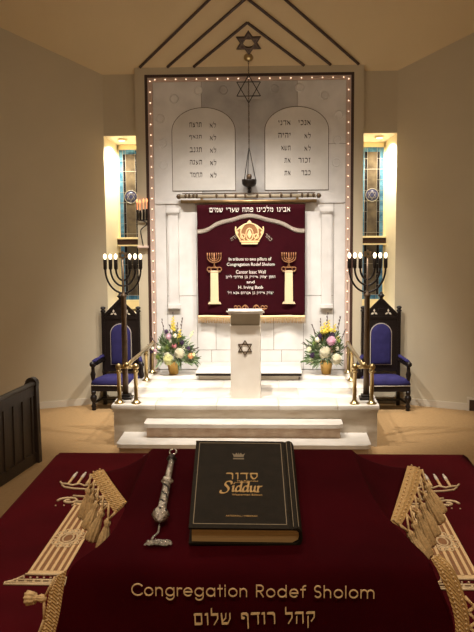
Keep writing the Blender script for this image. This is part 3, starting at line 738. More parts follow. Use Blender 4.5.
# ------------------------------------------------------------------ CHAIRS
def chair(x, label):
    ch = thing('throne_chair', (x, 11.16, 0), label, 'chair', 'ebonised throne chairs beside the platform')
    yb0, yb1 = 11.335, 11.375
    hw = .225
    for s in (-1, 1):
        q = B(); q.box(x+s*hw-.022, x+s*hw+.022, yb0-.002, yb1, .0, 1.20)
        q.lathe([(.024, 1.20), (.034, 1.205), (.034, 1.22), (.02, 1.232), (.034, 1.25), (.034, 1.262), (.012, 1.275), (.0, 1.277)], (x+s*hw, yb0+.018, 0), seg=14)
        q.box(x+s*hw-.008, x+s*hw+.008, yb0-.008, yb0-.001, .62, 1.08)
        q.build('back_post', 'wood_black', ch)
    # backrest with an arched opening for cushion, gable and trefoils
    q = B()
    q.box(x-hw+.022, x+hw-.022, yb0+.006, yb1-.004, .44, 1.14)
    q.prism([(x-hw+.02, 1.14), (x+hw-.02, 1.14), (x+hw-.03, 1.17), (x+.028, 1.345), (x-.028, 1.345), (x-hw+.03, 1.17)], XZ(yb0+.002), 0, .03)
    for s in (-1, 1):
        q.bar((x+s*(hw-.02), yb0-.004, 1.162), (x+s*.01, yb0-.004, 1.357), .03, .022, up=(0, -1, 0))
    q.box(x-hw+.022, x+hw-.022, yb0-.006, yb0+.01, 1.115, 1.145)
    q.box(x-.035, x+.035, yb0-.006, yb0+.004, 1.215, 1.245)
    bk = q.build('backrest', 'wood_black', ch)
    q = B(); q.lathe([(.02, 1.34), (.034, 1.352), (.018, 1.37), (.03, 1.392), (.044, 1.405), (.03, 1.42), (.018, 1.435), (.02, 1.448), (0, 1.46)], (x, yb0+.015, 0), seg=12); q.build('finial', 'wood_black', bk)
    for s in (-1, 1):
        q = B(); c = V((x+s*.088, yb0-.003, 1.193))
        for a in (90, 210, 330):
            d = V((cos(radians(a)), 0, sin(radians(a)))); e = V((-d.z, 0, d.x))
            q.prism([(0, 0), (.5, .28), (.9, .12), (1, 0), (.9, -.12), (.5, -.28)], lambda u, v, dd: c+d*(u*.045)+e*(v*.045)+V((0, dd, 0)), 0, .004)
        tag(q.build('trefoil', 'base', bk), 'pale three-lobed inlay')
    def archp(w, zt, zb, g=0): return [(x-w-g, zb-g), (x+w+g, zb-g)]+arc(x, zt-w, w+g, w+g, 0, pi, 18)
    q = B(); q.prism(archp(.127, 1.05, .535, .010), XZ(yb0-.008), 0, .016); pp = q.build('back_piping', 'piping', ch)
    q = B(); t = bmesh.new()
    A = archp(.127, 1.05, .535); n = len(A); cx, cz2 = x, .79
    rings = []
    for k, (sc_, d) in enumerate(((1, -.006), (1, -.018), (.93, -.028), (.75, -.034), (.4, -.037))):
        rings.append([V((cx+(a-cx)*sc_, yb0+d, cz2+(c-cz2)*sc_)) for a, c in A])
    q.loft(rings); t.free(); q.build('back_cushion', 'blue', ch)
    # seat
    fw, bw, yf, yb = .33, .235, 10.99, 11.335
    q = B(); q.prism([(x-fw, yf), (x+fw, yf), (x+bw, yb), (x-bw, yb)], XY, .245, .315); q.build('seat_rail', 'wood_black', ch)
    q = B(); rings = []
    base = [(-fw+.01, yf), (-fw*.5, yf-.006), (0, yf-.008), (fw*.5, yf-.006), (fw-.01, yf), (fw*.9, yf+.12), (bw-.005, yb-.005), (0, yb-.005), (-bw+.005, yb-.005), (-fw*.9, yf+.12)]
    for sc_, z in ((1.0, .322), (1.01, .345), (.99, .375), (.9, .402), (.7, .418), (.35, .425)):
        rings.append([V((x+a*sc_, 11.16+(c-11.16)*sc_, z)) for a, c in base])
    q.loft(rings); q.build('seat_cushion', 'blue', ch)
    q = B(); q.tube([(x-fw, yf+.1, .318), (x-fw+.002, yf-.002, .318), (x, yf-.010, .318), (x+fw-.002, yf-.002, .318), (x+fw, yf+.1, .318)], .006, 6); q.build('seat_piping', 'piping', ch)
    for s in (-1, 1):
        lx = x+s*(fw-.025)
        q = B(); q.lathe([(.022, 0), (.028, .012), (.022, .03), (.034, .05), (.022, .075), (.02, .1), (.04, .135), (.044, .16), (.034, .185), (.022, .2), (.03, .215), (.032, .25), (0, .25)], (lx, yf+.025, 0), seg=16); q.build('leg', 'wood_black', ch)
        q = B(); q.lathe([(.026, .31), (.03, .34), (.018, .37), (.026, .42), (.034, .46), (.022, .5), (.022, .55), (.03, .565), (0, .57)], (lx, yf+.025, 0), seg=14); 
        q.ball((lx+s*.004, yf+.01, .585), .036, 14)
        q.bar((lx, yf+.02, .572), (x+s*hw, yb+.01, .60), .04, .035)
        am = q.build('armrest', 'wood_black', ch)
        q = B(); d = V((x+s*hw-lx, yb-yf-.02, .03)); a0 = V((lx, yf+.03, .598))
        rings = []
        for t in (0.02, .08, .2, .5, .8, .95, 1):
            c = a0+d*(t*.92); w = .024*(.7 if t in (.02, 1) else 1)
            rings.append([c+V((w*cos(k*pi/6), 0, .018+.02*sin(k*pi/6)*(.6 if t in (.02, 1) else 1))) for k in range(12)])
        q.loft(rings); q.build('arm_pad', 'blue', am)
    q = B(); q.bar((x-fw+.04, yf+.05, .10), (x-hw, yb+.01, .10), .02, .025); q.bar((x+fw-.04, yf+.05, .10), (x+hw, yb+.01, .10), .02, .025); q.bar((x-hw, 11.2, .10), (x+hw, 11.2, .10), .02, .025)
    q.build('stretcher', 'wood_black', ch)
    return ch
c1 = chair(-1.655, 'black gabled throne chair with blue cushions, left of the marble platform')
dup(c1, (1.655, 11.16, 0), 'black gabled throne chair with blue cushions, right of the marble platform')

# ------------------------------------------------------------------ FLOWERS
def petal_ball(b, c, r, n=60, k=.5):
    c = V(c); b.ball(c, r*.72, 10)
    for i in range(n):
        t = acos_(1-2*(i+.5)/n); a = i*2.399963
        d = V((sin(t)*cos(a), sin(t)*sin(a), cos(t)))
        if d.y > .6: continue
        e = d.cross(V((0, 0, 1))); e = e.normalized() if e.length > .01 else V((1, 0, 0)); f = e.cross(d)
        w = r*k; p = c+d*r*.62
        b.mesh_from([p, p+e*w*.6+d*r*.25+f*w*.2, p+d*r*.45+f*w*.5, p-e*w*.6+d*r*.25+f*w*.2], [(0, 1, 2, 3)], True)
acos_ = math.acos
def leaf(b, p, d, L, w, curl=.3):
    p, d = V(p), V(d).normalized(); e = d.cross(V((0, -1, .3))); e = e.normalized() if e.length > .05 else V((1, 0, 0)); n = d.cross(e)
    pts = []
    for t, ww in ((0, .15), (.3, .9), (.6, 1), (.85, .5), (1, 0)):
        c = p+d*L*t+V((0, 0, -curl*L*t*t)); pts.append((c-e*w*ww/2, c+n*w*.12*ww, c+e*w*ww/2))
    vs = [q for r in pts for q in r]; fs = []
    for i in range(4):
        for j in range(2): fs.append((i*3+j, i*3+j+1, i*3+j+4, i*3+j+3))
    b.mesh_from(vs, fs, True)
def bouquet(x, y, blooms, spikes, sprigs, label, seed):
    rnd = random.Random(seed); S = .0126
    z0 = PZ
    ar = thing('flower_arrangement', (x, y, z0), label, 'flowers', 'flower arrangements before the ark')
    q = B(); q.lathe([(.052, z0), (.056, z0+.004), (.084, z0+.155), (.088, z0+.16), (.08, z0+.162), (.074, z0+.14), (0, z0+.14)], (x, y, 0), seg=24); q.build('pot', 'pot', ar)
    for nm, m_, n, Lr, wr in (('foliage', 'leaf', 520, (.06, .15), (.009, .022)), ('foliage', 'leaf2', 330, (.06, .14), (.007, .018))):
        b = B()
        for i in range(n):
            a = rnd.uniform(0, 2*pi); el = rnd.uniform(-.22, 1.5); R_ = rnd.uniform(.35, 1)
            dx, dy, dz = cos(a)*cos(el), sin(a)*cos(el)*.5, sin(el)
            p = V((x+dx*.265*R_, y-.03+dy*.28*R_, z0+.19+dz*(.30 if dz > 0 else .16)*R_))
            dd = V((dx*1.1, dy*.8, dz+.15)) + V((rnd.uniform(-.6, .6), rnd.uniform(-.5, .3), rnd.uniform(-.5, .6)))
            Lf = rnd.uniform(*Lr)
            if abs((p+dd.normalized()*Lf).x) > 1.175 or abs(p.x) > 1.17 or (p+dd.normalized()*Lf).y > YP-.06: continue
            leaf(b, p, dd, Lf, rnd.uniform(*wr), rnd.uniform(0, .5))
        tag(b.build(nm, m_, ar), kind='stuff')
    b = B()
    for px, pz in sprigs:
        tip = V((x+px*S, y-.02, z0+pz*S)); b0 = V((x+px*S*.2, y-.02, z0+.2))
        b.tube([b0, b0.lerp(tip, .5)+V((px*S*.1, -.02, 0)), tip], .004, 5)
        for t in (.6, .7, .78, .86, .93):
            c = b0.lerp(tip, t); leaf(b, c, tip-b0+V((rnd.uniform(-.2, .2), 0, 0)), .045, .012, .1)
    b.build('sprig', 'stem', ar)
    for px, pz, n, m_ in spikes:
        b = B(); tip = V((x+px*S, y-.06, z0+pz*S)); dr = V((px*S*.35, -.01, pz*S*.5)).normalized()
        b.tube([tip-dr*.25, tip], .004, 5)
        for k in range(n): petal_ball(b, tip-dr*(.02*k)+V((.010*(-1)**k, -.012, 0)), .010+.0022*k, 14, .9)
        b.build('flower_spike', m_, ar)
    for px, pz, r, m_, n in blooms:
        b = B(); petal_ball(b, (x+px*S, y-.10-.03*rnd.random()-.04*(r > 4), z0+pz*S), r*S, n, .55); b.build('blossom', m_, ar)
bouquet(-.955, 11.10, [(-3.5, 16.5, 5.6, 'p_lemon', 90), (-5, 19.5, 4, 'p_white', 70), (7.5, 23, 5.2, 'p_white', 90), (2.2, 29.5, 2.8, 'p_pink', 40), (-3.6, 39, 3.2, 'p_blush', 40), (18, 19.5, 3.2, 'p_peach', 40), (-14, 19, 3.4, 'p_green', 40), (-5, 27.5, 3, 'p_green', 40), (-20.5, 24, 2.4, 'p_purple', 30), (16, 27, 2.6, 'p_purple', 30), (10, 33, 2.6, 'p_purple', 30), (3, 40, 2.4, 'p_white', 30), (-13, 28, 2.2, 'p_white', 30), (-19.5, 27, 2, 'p_white', 30), (-17, 25, 2, 'p_blush', 30), (11, 28, 2, 'p_white', 30), (-2, 34.5, 2, 'p_white', 30), (-5.5, 44, 2.4, 'p_purple', 30), (21, 21, 2, 'p_lemon', 30)],
        [(.8, 58, 9, 'p_yellow'), (7.5, 45, 6, 'p_yellow'), (20, 44, 4, 'p_lemon')], [(-11, 56), (10, 57), (24, 27), (-22, 38), (.5, 63), (5, 52), (-3, 50), (-24, 30)],
        'flower arrangement in a gold pot with a single tall yellow spike, left of the lectern', 11)
bouquet(.955, 11.12, [(-1.5, 23.5, 6, 'p_white', 90), (9.2, 16.8, 5.4, 'p_white', 90), (4.4, 34.5, 4.8, 'p_blush', 60), (4.2, 25.5, 3, 'p_pink', 40), (-6.6, 38.5, 3, 'p_purple', 40), (-14, 20, 3, 'p_purple', 40), (5.4, 40, 3, 'p_purple', 40), (-17.2, 26, 2.6, 'p_lemon', 30), (-15, 15, 2.8, 'p_lemon', 40), (-9, 35.5, 3, 'p_white', 40), (-5, 19.5, 2.6, 'p_white', 40), (-7, 30, 2, 'p_white', 30), (10, 27, 2.2, 'p_white', 30), (12, 34, 2, 'p_green', 30), (-12, 32, 2.4, 'p_green', 30), (4, 45, 2.2, 'p_yellow', 30), (-2, 44, 2.4, 'p_yellow', 30)],
        [(1.8, 54, 8, 'p_yellow'), (-2, 52, 7, 'p_yellow'), (8, 50, 6, 'p_yellow'), (-5, 48, 5, 'p_yellow'), (11, 38, 3, 'p_yellow')], [(-14, 50), (19, 45), (14, 58), (-6, 56), (1, 62), (22, 30), (-22, 32)],
        'flower arrangement in a gold pot with a cluster of yellow spikes, right of the lectern', 23)

# ------------------------------------------------------------------ PEW
u = V((-.149, -.989, 0)).normalized(); side = V((-u.y, u.x, 0)) * -1     # along the pew towards the viewer; side = hidden seat side
if side.x > 0: side = -side
E0 = V((-2.045, 8.71, 0))
pew = thing('pew', E0, 'dark wooden pew with vertical panels at the left edge of the hall', 'pew')
def pb(b, a0, a1, s0, s1, z0, z1):
    P = [E0+u*a+side*s for a, s in ((a0, s0), (a1, s0), (a1, s1), (a0, s1))]
    b.prism([(p.x, p.y) for p in P], XY, z0, z1)
L = 2.6
b = B()
for k in range(12):
    pb(b, .10+k*.205, .10+k*.205+.035, 0, .03, .06, .70)
pb(b, .06, L, .0, .032, .68, .80); pb(b, .06, L, 0, .032, .0, .11); b.build('back_frame', 'pew', pew)
b = B(); pb(b, .06, L, .012, .024, .1, .7); b.build('back_panel', 'pew', pew)
b = B(); 
rings = []
for a in (.05, L):
    c = E0+u*a+side*.016
    rings.append([c+side*(.034*cos(t))+V((0, 0, .80+.022*sin(t))) for t in [k*pi/6 for k in range(12)]])
b.loft(rings); b.build('top_rail', 'pew', pew)
for a in (0, L):
    b = B(); pts = [(-.03, 0), (.5, 0), (.5, .38), (.42, .56), (.16, .62), (.10, .80)]+[(.035+.06*cos(t), .80+.06*sin(t)) for t in [k*pi/8 for k in range(0, 9)]]+[(-.02, .76)]
    b.prism(pts, lambda p, q, d: E0+u*(a+d)+side*p+V((0, 0, q)), -.005, .065)
    b.build('end_panel', 'pew', pew)
b = B(); pb(b, .06, L, .03, .46, .38, .43); b.build('seat', 'pew', pew)

# ------------------------------------------------------------------ READING TABLE, CLOTHS
TZ = 1.852
tb = thing('reading_table', (.30, 1.7, .95), 'reading table wholly under the burgundy cloth in the foreground', 'table')
b = B(); b.box(-.22, .82, 1.08, 2.32, TZ-.045, TZ-.005); b.build('table_top', 'wood_hidden', tb)
for x in (-.17, .77):
    for y in (1.13, 2.27):
        b = B(); b.box(x-.03, x+.03, y-.03, y+.03, .95, TZ-.045); b.build('leg', 'wood_hidden', tb)
tc = thing('tablecloth', (.30, 1.7, TZ), 'flat burgundy velvet tablecloth embroidered with gold pillars', 'tablecloth')
b = B(); r = .02
def rr(x0, x1, y0, y1, r, n=5):
    out = []
    for cx, cy, a in ((x1-r, y1-r, 0), (x0+r, y1-r, pi/2), (x0+r, y0+r, pi), (x1-r, y0+r, 1.5*pi)):
        out += [(cx+r*cos(a+k*pi/2/n), cy+r*sin(a+k*pi/2/n)) for k in range(n+1)]
    return out
def ring(g, z, wob=0):
    P = rr(-.245-g, .849+g, 1.03-g, 2.347+g, .012+max(g, -.008)); out = []
    # densify
    for i in range(len(P)):
        a, c = V(P[i]+(0,)), V(P[(i+1) % len(P)]+(0,)); m_ = max(1, int((c-a).length/.05))
        for k in range(m_):
            p = a.lerp(c, k/m_); o = wob*sin(14*(p.x+p.y)); out.append(V((p.x+o*(1 if p.x > .3 else -1), p.y+o*(1 if p.y > 1.7 else -1), z)))
    return out
b.loft([ring(-.03, TZ), ring(-.008, TZ), ring(0, TZ-.006), ring(.003, TZ-.03), ring(.008, TZ-.14, .004), ring(.014, TZ-.30, .010)])
b.build('cloth', 'velvet', tc)
# gold pillars embroidered on it
def pillar(xc, s):
    zt = TZ+.0012; fl = lambda a, c, d: V((xc+s*a, 1.53+c, TZ+.0004+d))
    pl = B(); P = lambda poly, d=.0012: pl.prism(poly, fl, 0, d)
    hw = .031
    for k in (-1, 1): P([(k*hw-.0028, .012), (k*hw+.0028, .012), (k*hw+.0028, .385), (k*hw-.0028, .385)])
    for k in (-.0195, -.0065, .0065, .0195): P([(k-.0028, .012), (k+.0028, .012), (k+.0028, .375), (k-.0028, .375)])
    P([(-.034, .0), (.034, .0), (.034, .014), (-.034, .014)]); P([(-.036, .378), (.036, .378), (.038, .392), (-.038, .392)])
    g = pl.build('pillar', 'gold_thread', tc)
    q = B(); f2 = lambda a, c, d: V((xc+s*a, 1.53+c, TZ+.0002+d)); q.prism([(-.031, .012), (.031, .012), (.031, .38), (-.031, .38)], f2, 0, .0008); q.build('pillar_ground', 'bronze_thread', g)
    tube = lambda pts, r=.0022: md.tube([fl(a, c, .0012) for a, c in pts], r, 5)
    md = B()
    for ra, rb in ((.017, .030), (.010, .021)): tube([(ra*cos(t), .175+rb*sin(t)) for t in [k*pi/12 for k in range(25)]], .002)
    for k in range(10):
        a = 2*pi*k/10; tube([(.024*cos(a)+.007*cos(t), .175+.042*sin(a)+.009*sin(t)) for t in [j*pi/4 for j in range(9)]], .0017)
    md.build('medallion', 'pale_thread', g)
    md = B(); md.prism([(.013*cos(t), .175+.024*sin(t)) for t in [k*pi/10 for k in range(20)]], fl, .0008, .0016); md.build('medallion_centre', 'bronze_thread', g)
    md = B()      # base
    tube([(-.036, -.004), (.036, -.004)]); tube([(-.036, -.010), (-.05, -.032), (-.062, -.040), (-.062, -.047), (.062, -.047), (.062, -.040), (.05, -.032), (.036, -.010)])
    tube([(-.062, -.040), (.062, -.040)]); tube([(-.05, -.028), (.05, -.028)])
    for k in range(7): tube([(-.036+k*.012, -.018), (-.033+k*.012, -.018)], .002); tube([(-.044+k*.0145, -.034), (-.040+k*.0145, -.034)], .002)
    md.build('pillar_base', 'pale_thread', g)
    md = B()      # volutes
    for k in (-1, 1):
        tube([(k*(.052+(.026-.0015*t)*cos(t*.55)), .404+(.024-.0014*t)*sin(t*.55)) for t in range(0, 16)], .003)
    tube([(-.05, .438), (0, .430), (.05, .438)], .003); tube([(-.04, .40), (.04, .40)], .0025)
    for k in range(9): tube([(-.075+.018*k, .378-.006*abs(k-4)*.3), (-.072+.018*k, .378-.006*abs(k-4)*.3)], .0017)
    md.build('capital', 'pale_thread', g)
    md = B()
    tube([(-.105, .545), (-.098, .53), (-.085, .528), (-.07, .518), (-.055, .53), (-.04, .515), (-.02, .525), (0, .51), (.02, .525), (.04, .515), (.07, .525)], .0026)
    tube([(-.095, .52), (-.085, .503), (-.06, .492), (-.03, .488), (0, .485), (.03, .49), (.06, .5)], .0026)
    tube([(0, .44), (0, .53)], .003)
    pass
    md.build('candle_branches', 'pale_thread', g)
    for k in (-.082, -.060, -.038, -.016, .006):
        md = B(); tube([(k, .530), (k, .575)], .0035); c = md.build('candle', 'gold_thread', g)
        md = B(); tube([(k, .577), (k, .606)], .004); tube([(k, .612), (k, .622)], .0025); md.build('flame', 'white_thread', c)
pillar(-.066, 1); pillar(.670, -1)

# slanted book rest under the upper cloth
def dz(y): return 2.037+.2954*(y-1.198)
dk = thing('book_rest', (.305, 1.31, TZ+.005), 'slanted book rest wholly under the lettered cloth', 'book rest')
b = B(); b.prism([(1.185, TZ+.003), (1.435, TZ+.003), (1.435, dz(1.435)-.012), (1.185, dz(1.185)-.012)], YZ, .155, .455); b.build('body', 'wood_hidden', dk)

uc = thing('lectern_cloth', (.305, 1.31, 1.9), 'dark burgundy velvet cloth with gold lettering draped over the slanted book rest', 'cloth')
rowsd = [ # Y, z, ridgeL, ridgeR, hemL, hemR
 (1.470, 2.02, .150, .463, (.075,1.485,2.03), (.545,1.485,2.04)),
 (1.462, 2.09, .144, .469, (.058,1.478,2.055), (.563,1.478,2.066)),
 (1.448, None, .1416, .4716, (.056,1.466,2.063), (.565,1.466,2.072)),
 (1.430, None, .1395, .474, (.064,1.445,2.061), (.560,1.445,2.069)),
 (1.395, None, .1355, .479, (.085,1.405,2.055), (.548,1.405,2.060)),
 (1.345, None, .1290, .4875, (.1145,1.348,2.046), (.532,1.350,2.048)),
 (1.290, None, .1240, .4975, (.121,1.290,2.022), (.5165,1.292,2.039)),
 (1.228, None, .1160, .527, (.113,1.230,1.99), (.528,1.230,2.0)),
 (1.195, None, .0985, .546, (.098,1.197,1.97), (.546,1.197,1.98)),
 (1.178, None, .0850, .555, (.084,1.185,1.96), (.555,1.185,1.97)),
 (1.1625, 2.0235, .0690, .5575, (.069,1.178,1.99), (.5575,1.178,1.99)),
 (1.1545, 2.012, .0645, .561, (.0645,1.168,1.985), (.561,1.168,1.985)),
 (1.150, 1.992, .0605, .570, (.0605,1.162,1.975), (.570,1.162,1.975)),
 (1.150, 1.960, .0550, .583, (.055,1.160,1.955), (.583,1.160,1.955)),
 (1.150, 1.930, .0475, .5855, (.0475,1.160,1.93), (.5855,1.160,1.93)),
 (1.150, 1.900, .0420, .587, (.042,1.160,1.90), (.587,1.160,1.90)),
 (1.150, 1.868, .0380, .588, (.038,1.160,1.868), (.588,1.160,1.868))]
grid = []
for y, z, xl, xr, hl, hr in rowsd:
    zz = dz(y) if z is None else z
    A = V((xl, y, zz)); C_ = V((xr, y, zz)); hl, hr = V(hl), V(hr)
    row = [hl, hl.lerp(A, .45)+V((0, 0, -.010)), A+(hl-A)*.08+V((0, 0, -.007)), A]
    for t in (.012, .06, .2, .35, .5, .65, .8, .94, .988): row.append(A.lerp(C_, t))
    row += [C_, C_+(hr-C_)*.08+V((0, 0, -.007)), hr.lerp(C_, .45)+V((0, 0, -.010)), hr]
    grid.append(row)
b = B(); b.loft(grid, closed=False, cap=False); o = b.build('cloth', 'velvet_dark', uc)
m_ = o.modifiers.new('s', 'SUBSURF'); m_.levels = m_.render_levels = 2
m_ = o.modifiers.new('t', 'SOLIDIFY'); m_.thickness = .003; m_.offset = -1
FY = 1.1455
b = B(); pen_text(b, 'Congregation Rodef Sholom', frontal(.3155, FY, 1.9925), .3235, None, .0016, LT, None, .092, gap=.12); b.build('lettering', 'gold_thread', uc)
b = B(); heb(b, 'קהל רודף שלום', frontal(.318, FY, 1.9575, -.03), .162, .0305, .0016); b.build('lettering', 'gold_thread', uc)

# gold fringe: band, netting and tassels along the hems
def tassel(p, d, L, r, parent):
    q = B(); d = V(d).normalized()
    q.lathe([(.0, -.002), (r*.5, 0), (r*.62, .004), (r*.4, .009), (r*.55, .014), (r*.85, L*.5), (r*1.1, L*.93), (r*.9, L), (0, L*.98)], p, d, 36, .16, 9)
    t = q.build('tassel', 'fringe', parent); return t
def band(inner, outer, lift):
    """woven band between two polylines"""
    q = B(); a = catm(inner, 5); c = catm(outer, 5); lift = V(lift)
    q.loft([[p, p.lerp(k, .5)+lift*1.3, k, k-lift, p-lift] for p, k in zip(a, c)], smooth=False)
    bo = q.build('fringe_band', 'fringe_band', uc)
    st = B()
    for i in range(0, len(a)):
        for t in (.25, .75):
            st.ball(a[i].lerp(c[i], t)+lift*1.2, .0016, 6)
    st.build('studs', 'gold_thread', bo)
    return bo, a, c
def netting(c, hang, n, depth, L, r, wid=1.):
    parent = bands[-1]
    pts = [c[int(i*(len(c)-1)/n)] for i in range(n+1)]
    hang = V(hang)
    nt_ = B()
    for i in range(n):
        a, e = pts[i], pts[i+1]; k = a.lerp(e, .5)+hang.normalized()*depth
        for q in (a, e):
            for j in (-1, 0, 1): nt_.tube([q+V((0, .0012*j, .0008*j)), q.lerp(k, .5)+V((0, .0014*j, 0)), k], .0018, 5)
        nt_.ball(k, .0042, 8)
        tassel(k, hang+V((random.uniform(-.12, .12), random.uniform(-.1, .1), 0)), L*random.uniform(.9, 1.1), r, parent)
    nt_.build('fringe_net', 'fringe', parent)
bands = []
bo, a, c = band([(.056,1.466,2.0655), (.085,1.405,2.0575), (.115,1.348,2.0485)], [(.033,1.470,2.055), (.062,1.408,2.045), (.096,1.347,2.031)], (-.0006, 0, .002)); bands.append(bo)
netting(c, (-.25, -.05, -.75), 5, .020, .048, .0088)
bo, a, c = band([(.565,1.466,2.0745), (.548,1.405,2.0625), (.532,1.350,2.0505), (.5165,1.295,2.0415)], [(.590,1.470,2.066), (.573,1.408,2.053), (.553,1.350,2.042), (.531,1.292,2.034)], (.0006, 0, .002)); bands.append(bo)
netting(c, (.34, -.05, -.75), 6, .020, .052, .009)
bo, a, c = band([(.0655,1.152,2.019), (.0605,1.150,1.992), (.055,1.150,1.960), (.0475,1.150,1.930), (.042,1.150,1.90), (.038,1.150,1.872)], [(.048,1.156,2.006), (.041,1.156,1.992), (.0345,1.156,1.960), (.027,1.156,1.930), (.021,1.156,1.90), (.017,1.156,1.872)], (0, -.0022, 0)); bands.append(bo)
netting(c, (-.8, .15, -.1), 2, .008, .026, .0085)
bo, a, c = band([(.553,1.160,2.036), (.5625,1.152,2.020), (.574,1.150,1.992), (.5835,1.150,1.960), (.586,1.150,1.930), (.587,1.150,1.90), (.588,1.150,1.872)], [(.565,1.168,2.040), (.581,1.158,2.026), (.594,1.156,1.998), (.603,1.156,1.965), (.606,1.156,1.930), (.607,1.156,1.90), (.608,1.156,1.872)], (0, -.0022, 0)); bands.append(bo)
netting(c[len(c)//2-3:], (.8, .05, -.22), 6, .011, .036, .0075)

# ------------------------------------------------------------------ BOOK
bc = V((.305, 1.1896, 2.0653)); ex = V((.9989, .0431, -.0187)); ey = V((-.0466, .9579, .2833)); ey = (ey-ex*ey.dot(ex)).normalized(); en = ex.cross(ey)
TH = .0285
def bl(x, y, z): return bc+ex*x+ey*y+en*z
def bbox(b, x0, x1, y0, y1, z0, z1, rad=0):
    vs = [bl(x, y, z) for x in (x0, x1) for y in (y0, y1) for z in (z0, z1)]
    b.mesh_from(vs, [(0,1,3,2),(4,6,7,5),(0,4,5,1),(2,3,7,6),(0,2,6,4),(1,5,7,3)])
bk = thing('prayer_book', bl(0, .114, -TH), 'thick black hardback prayer book with gilt title lying on the lettered cloth', 'book')
b = B(); bbox(b, -.0775, .0615, 0, .229, -.0028, 0); b.build('front_cover', 'cover', bk)
b = B(); bbox(b, -.0775, .0615, 0, .229, -TH, -TH+.0028); b.build('back_cover', 'cover', bk)
# spine with hinge grooves
b = B(); prof = [(.0615, 0), (.0645, -.0012), (.0675, .0006), (.0715, .0012), (.0755, -.001), (.0785, -.006), (.0795, -TH/2), (.0785, -TH+.006), (.0755, -TH+.001), (.0715, -TH-.0008), (.0615, -TH), (.0615, -TH+.0026), (.0705, -TH+.0026), (.0755, -TH+.008), (.0765, -TH/2), (.0755, -.008), (.0705, -.0028), (.0615, -.0028)]
b.prism(prof, lambda a, c, d: bl(a, d, c), 0, .229); b.build('spine', 'cover', bk)
b = B(); prof = [(-.0735, -.0029), (.066, -.0029), (.0735, -.008), (.0748, -TH/2), (.0735, -TH+.008), (.066, -TH+.0029), (-.0735, -TH+.0029)]
b.prism(prof, lambda a, c, d: bl(a, d, c), .004, .225); tag(b.build('pages', 'pages', bk), 'tan page edges')
b = B(); lw = .0007
for x0, x1, y0, y1 in ((-.0722, .058, .0088, .0088+2*lw), (-.0722, .058, .2215, .2215+2*lw), (-.0722, -.0722+1.6*lw, .0088, .2229), (.058-1.6*lw, .058, .0088, .2229)):
    bbox(b, x0, x1, y0, y1, 0, .0003)
b.build('cover_rule', 'gilt_line', bk)
b = B()
for x in (.0665, .0735): bbox(b, x-.0004, x+.0004, .004, .225, .0004, .0013)
b.build('spine_rule', 'gilt_line', bk)
PM = Matrix((ex, ey, en)).transposed().to_4x4()
def on_cover(x, y): return Matrix.Translation(bl(x, y, .0003)) @ PM
b = B()
heb(b, 'סדור', on_cover(-.0045, .1275), .0475, .018, .0006)
pen_text(b, 'Siddur', on_cover(-.0055, .0985), .0635, .034, .0006, IT, (.2, .13), .09, shear=.16)
put_text(b, 'The Expanded', on_cover(.004, .1145), .032, .0038, .0006, shear=.2, bold=.01)
put_text(b, 'Hebrew/English', on_cover(-.004, .1105), .022, .0028, .0006)
put_text(b, 'Wasserman Edition', on_cover(.003, .0795), .044, .004, .0006, bold=.01)
put_text(b, 'ARTSCROLL / MESORAH', on_cover(-.005, .028), .044, .0032, .0006)
b.build('lettering', 'gilt', bk)
b = B()
cr = [(-.0075, 0), (.0075, 0), (.0082, .004), (.010, .011), (.0055, .0068), (.0035, .0125), (.001, .0068), (0, .014), (-.001, .0068), (-.0035, .0125), (-.0055, .0068), (-.010, .011), (-.0082, .004)]
b.prism([(x-.0095, y+.181) for x, y in cr], lambda a, c, d: bl(a, c, d), 0, .0004)
bbox(b, -.018, -.001, .1745, .178, 0, .0004); b.build('crown_emblem', 'gilt_line', bk)

# ------------------------------------------------------------------ TORAH POINTER
yx = .1815
def yp(y, h): return V((yx, y, dz(y)+.003+h*1.0))
ya = (yp(1.30, 0)-yp(1.20, 0)).normalized(); yn = V((0, -.2833, .959))
yad = thing('torah_pointer', yp(1.25, 0), 'ornate silver pointer rod with a ball and chain beside the black book', 'pointer')
o0 = yp(1.228, .011)
b = B(); b.lathe([(.002, 0), (.004, .003), (.0085, .007), (.0118, .014), (.0118, .019), (.009, .026), (.005, .031)], o0, ya, 20); tag(b.build('ball', 'silver', yad), 'pierced silver ball')
b = B(); 
for k in range(8):
    a = 2*pi*k/8; e1 = V((1, 0, 0)); e2 = yn
    b.ball(o0+ya*.017+(e1*cos(a)+e2*sin(a))*.0112, .0021, 8)
b.build('piercing', 'dark_silver', bpy.data.objects['ball'])
def pr(y0, prof, nm, m_): 
    q = B(); q.lathe(prof, o0+ya*y0, ya, 24, .10, 6); return q.build(nm, m_, yad)
pr(.028, [(.0045, 0), (.0062, .004), (.0058, .02), (.0055, .045), (.0052, .068)], 'grip', 'silver')
q = B()
for ph in (0, pi):
    q.tube([o0+ya*(.034+.058*t)+(V((1, 0, 0))*cos(t*9+ph)+yn*sin(t*9+ph))*.0056 for t in [k/40 for k in range(41)]], .0011, 5)
q.build('spiral', 'dark_silver', yad)
pr(.096, [(.004, 0), (.008, .003), (.009, .006), (.008, .009), (.004, .012)], 'collar', 'silver')
pr(.107, [(.0045, 0), (.0045, .02), (.004, .056)], 'shaft', 'silver')
pr(.160, [(.003, 0), (.006, .002), (.0078, .005), (.0045, .010), (.003, .016)], 'end_collar', 'dark_silver')
q = B(); c = o0+ya*.186
q.tube([c+V((1, 0, 0))*(.0055*cos(t))+ya*(.0085*sin(t)) for t in [k*pi/8 for k in range(17)]], .0014, 6); q.build('loop', 'silver', yad)
def link(q, c, d, k):
    d = d.normalized(); e = d.cross(yn).normalized(); w = e if k % 2 else (e*.4+yn*.6).normalized()
    q.tube([c+d*(.0017*cos(t))+w*(.0011*sin(t)) for t in [j*pi/4 for j in range(9)]], .00042, 4)
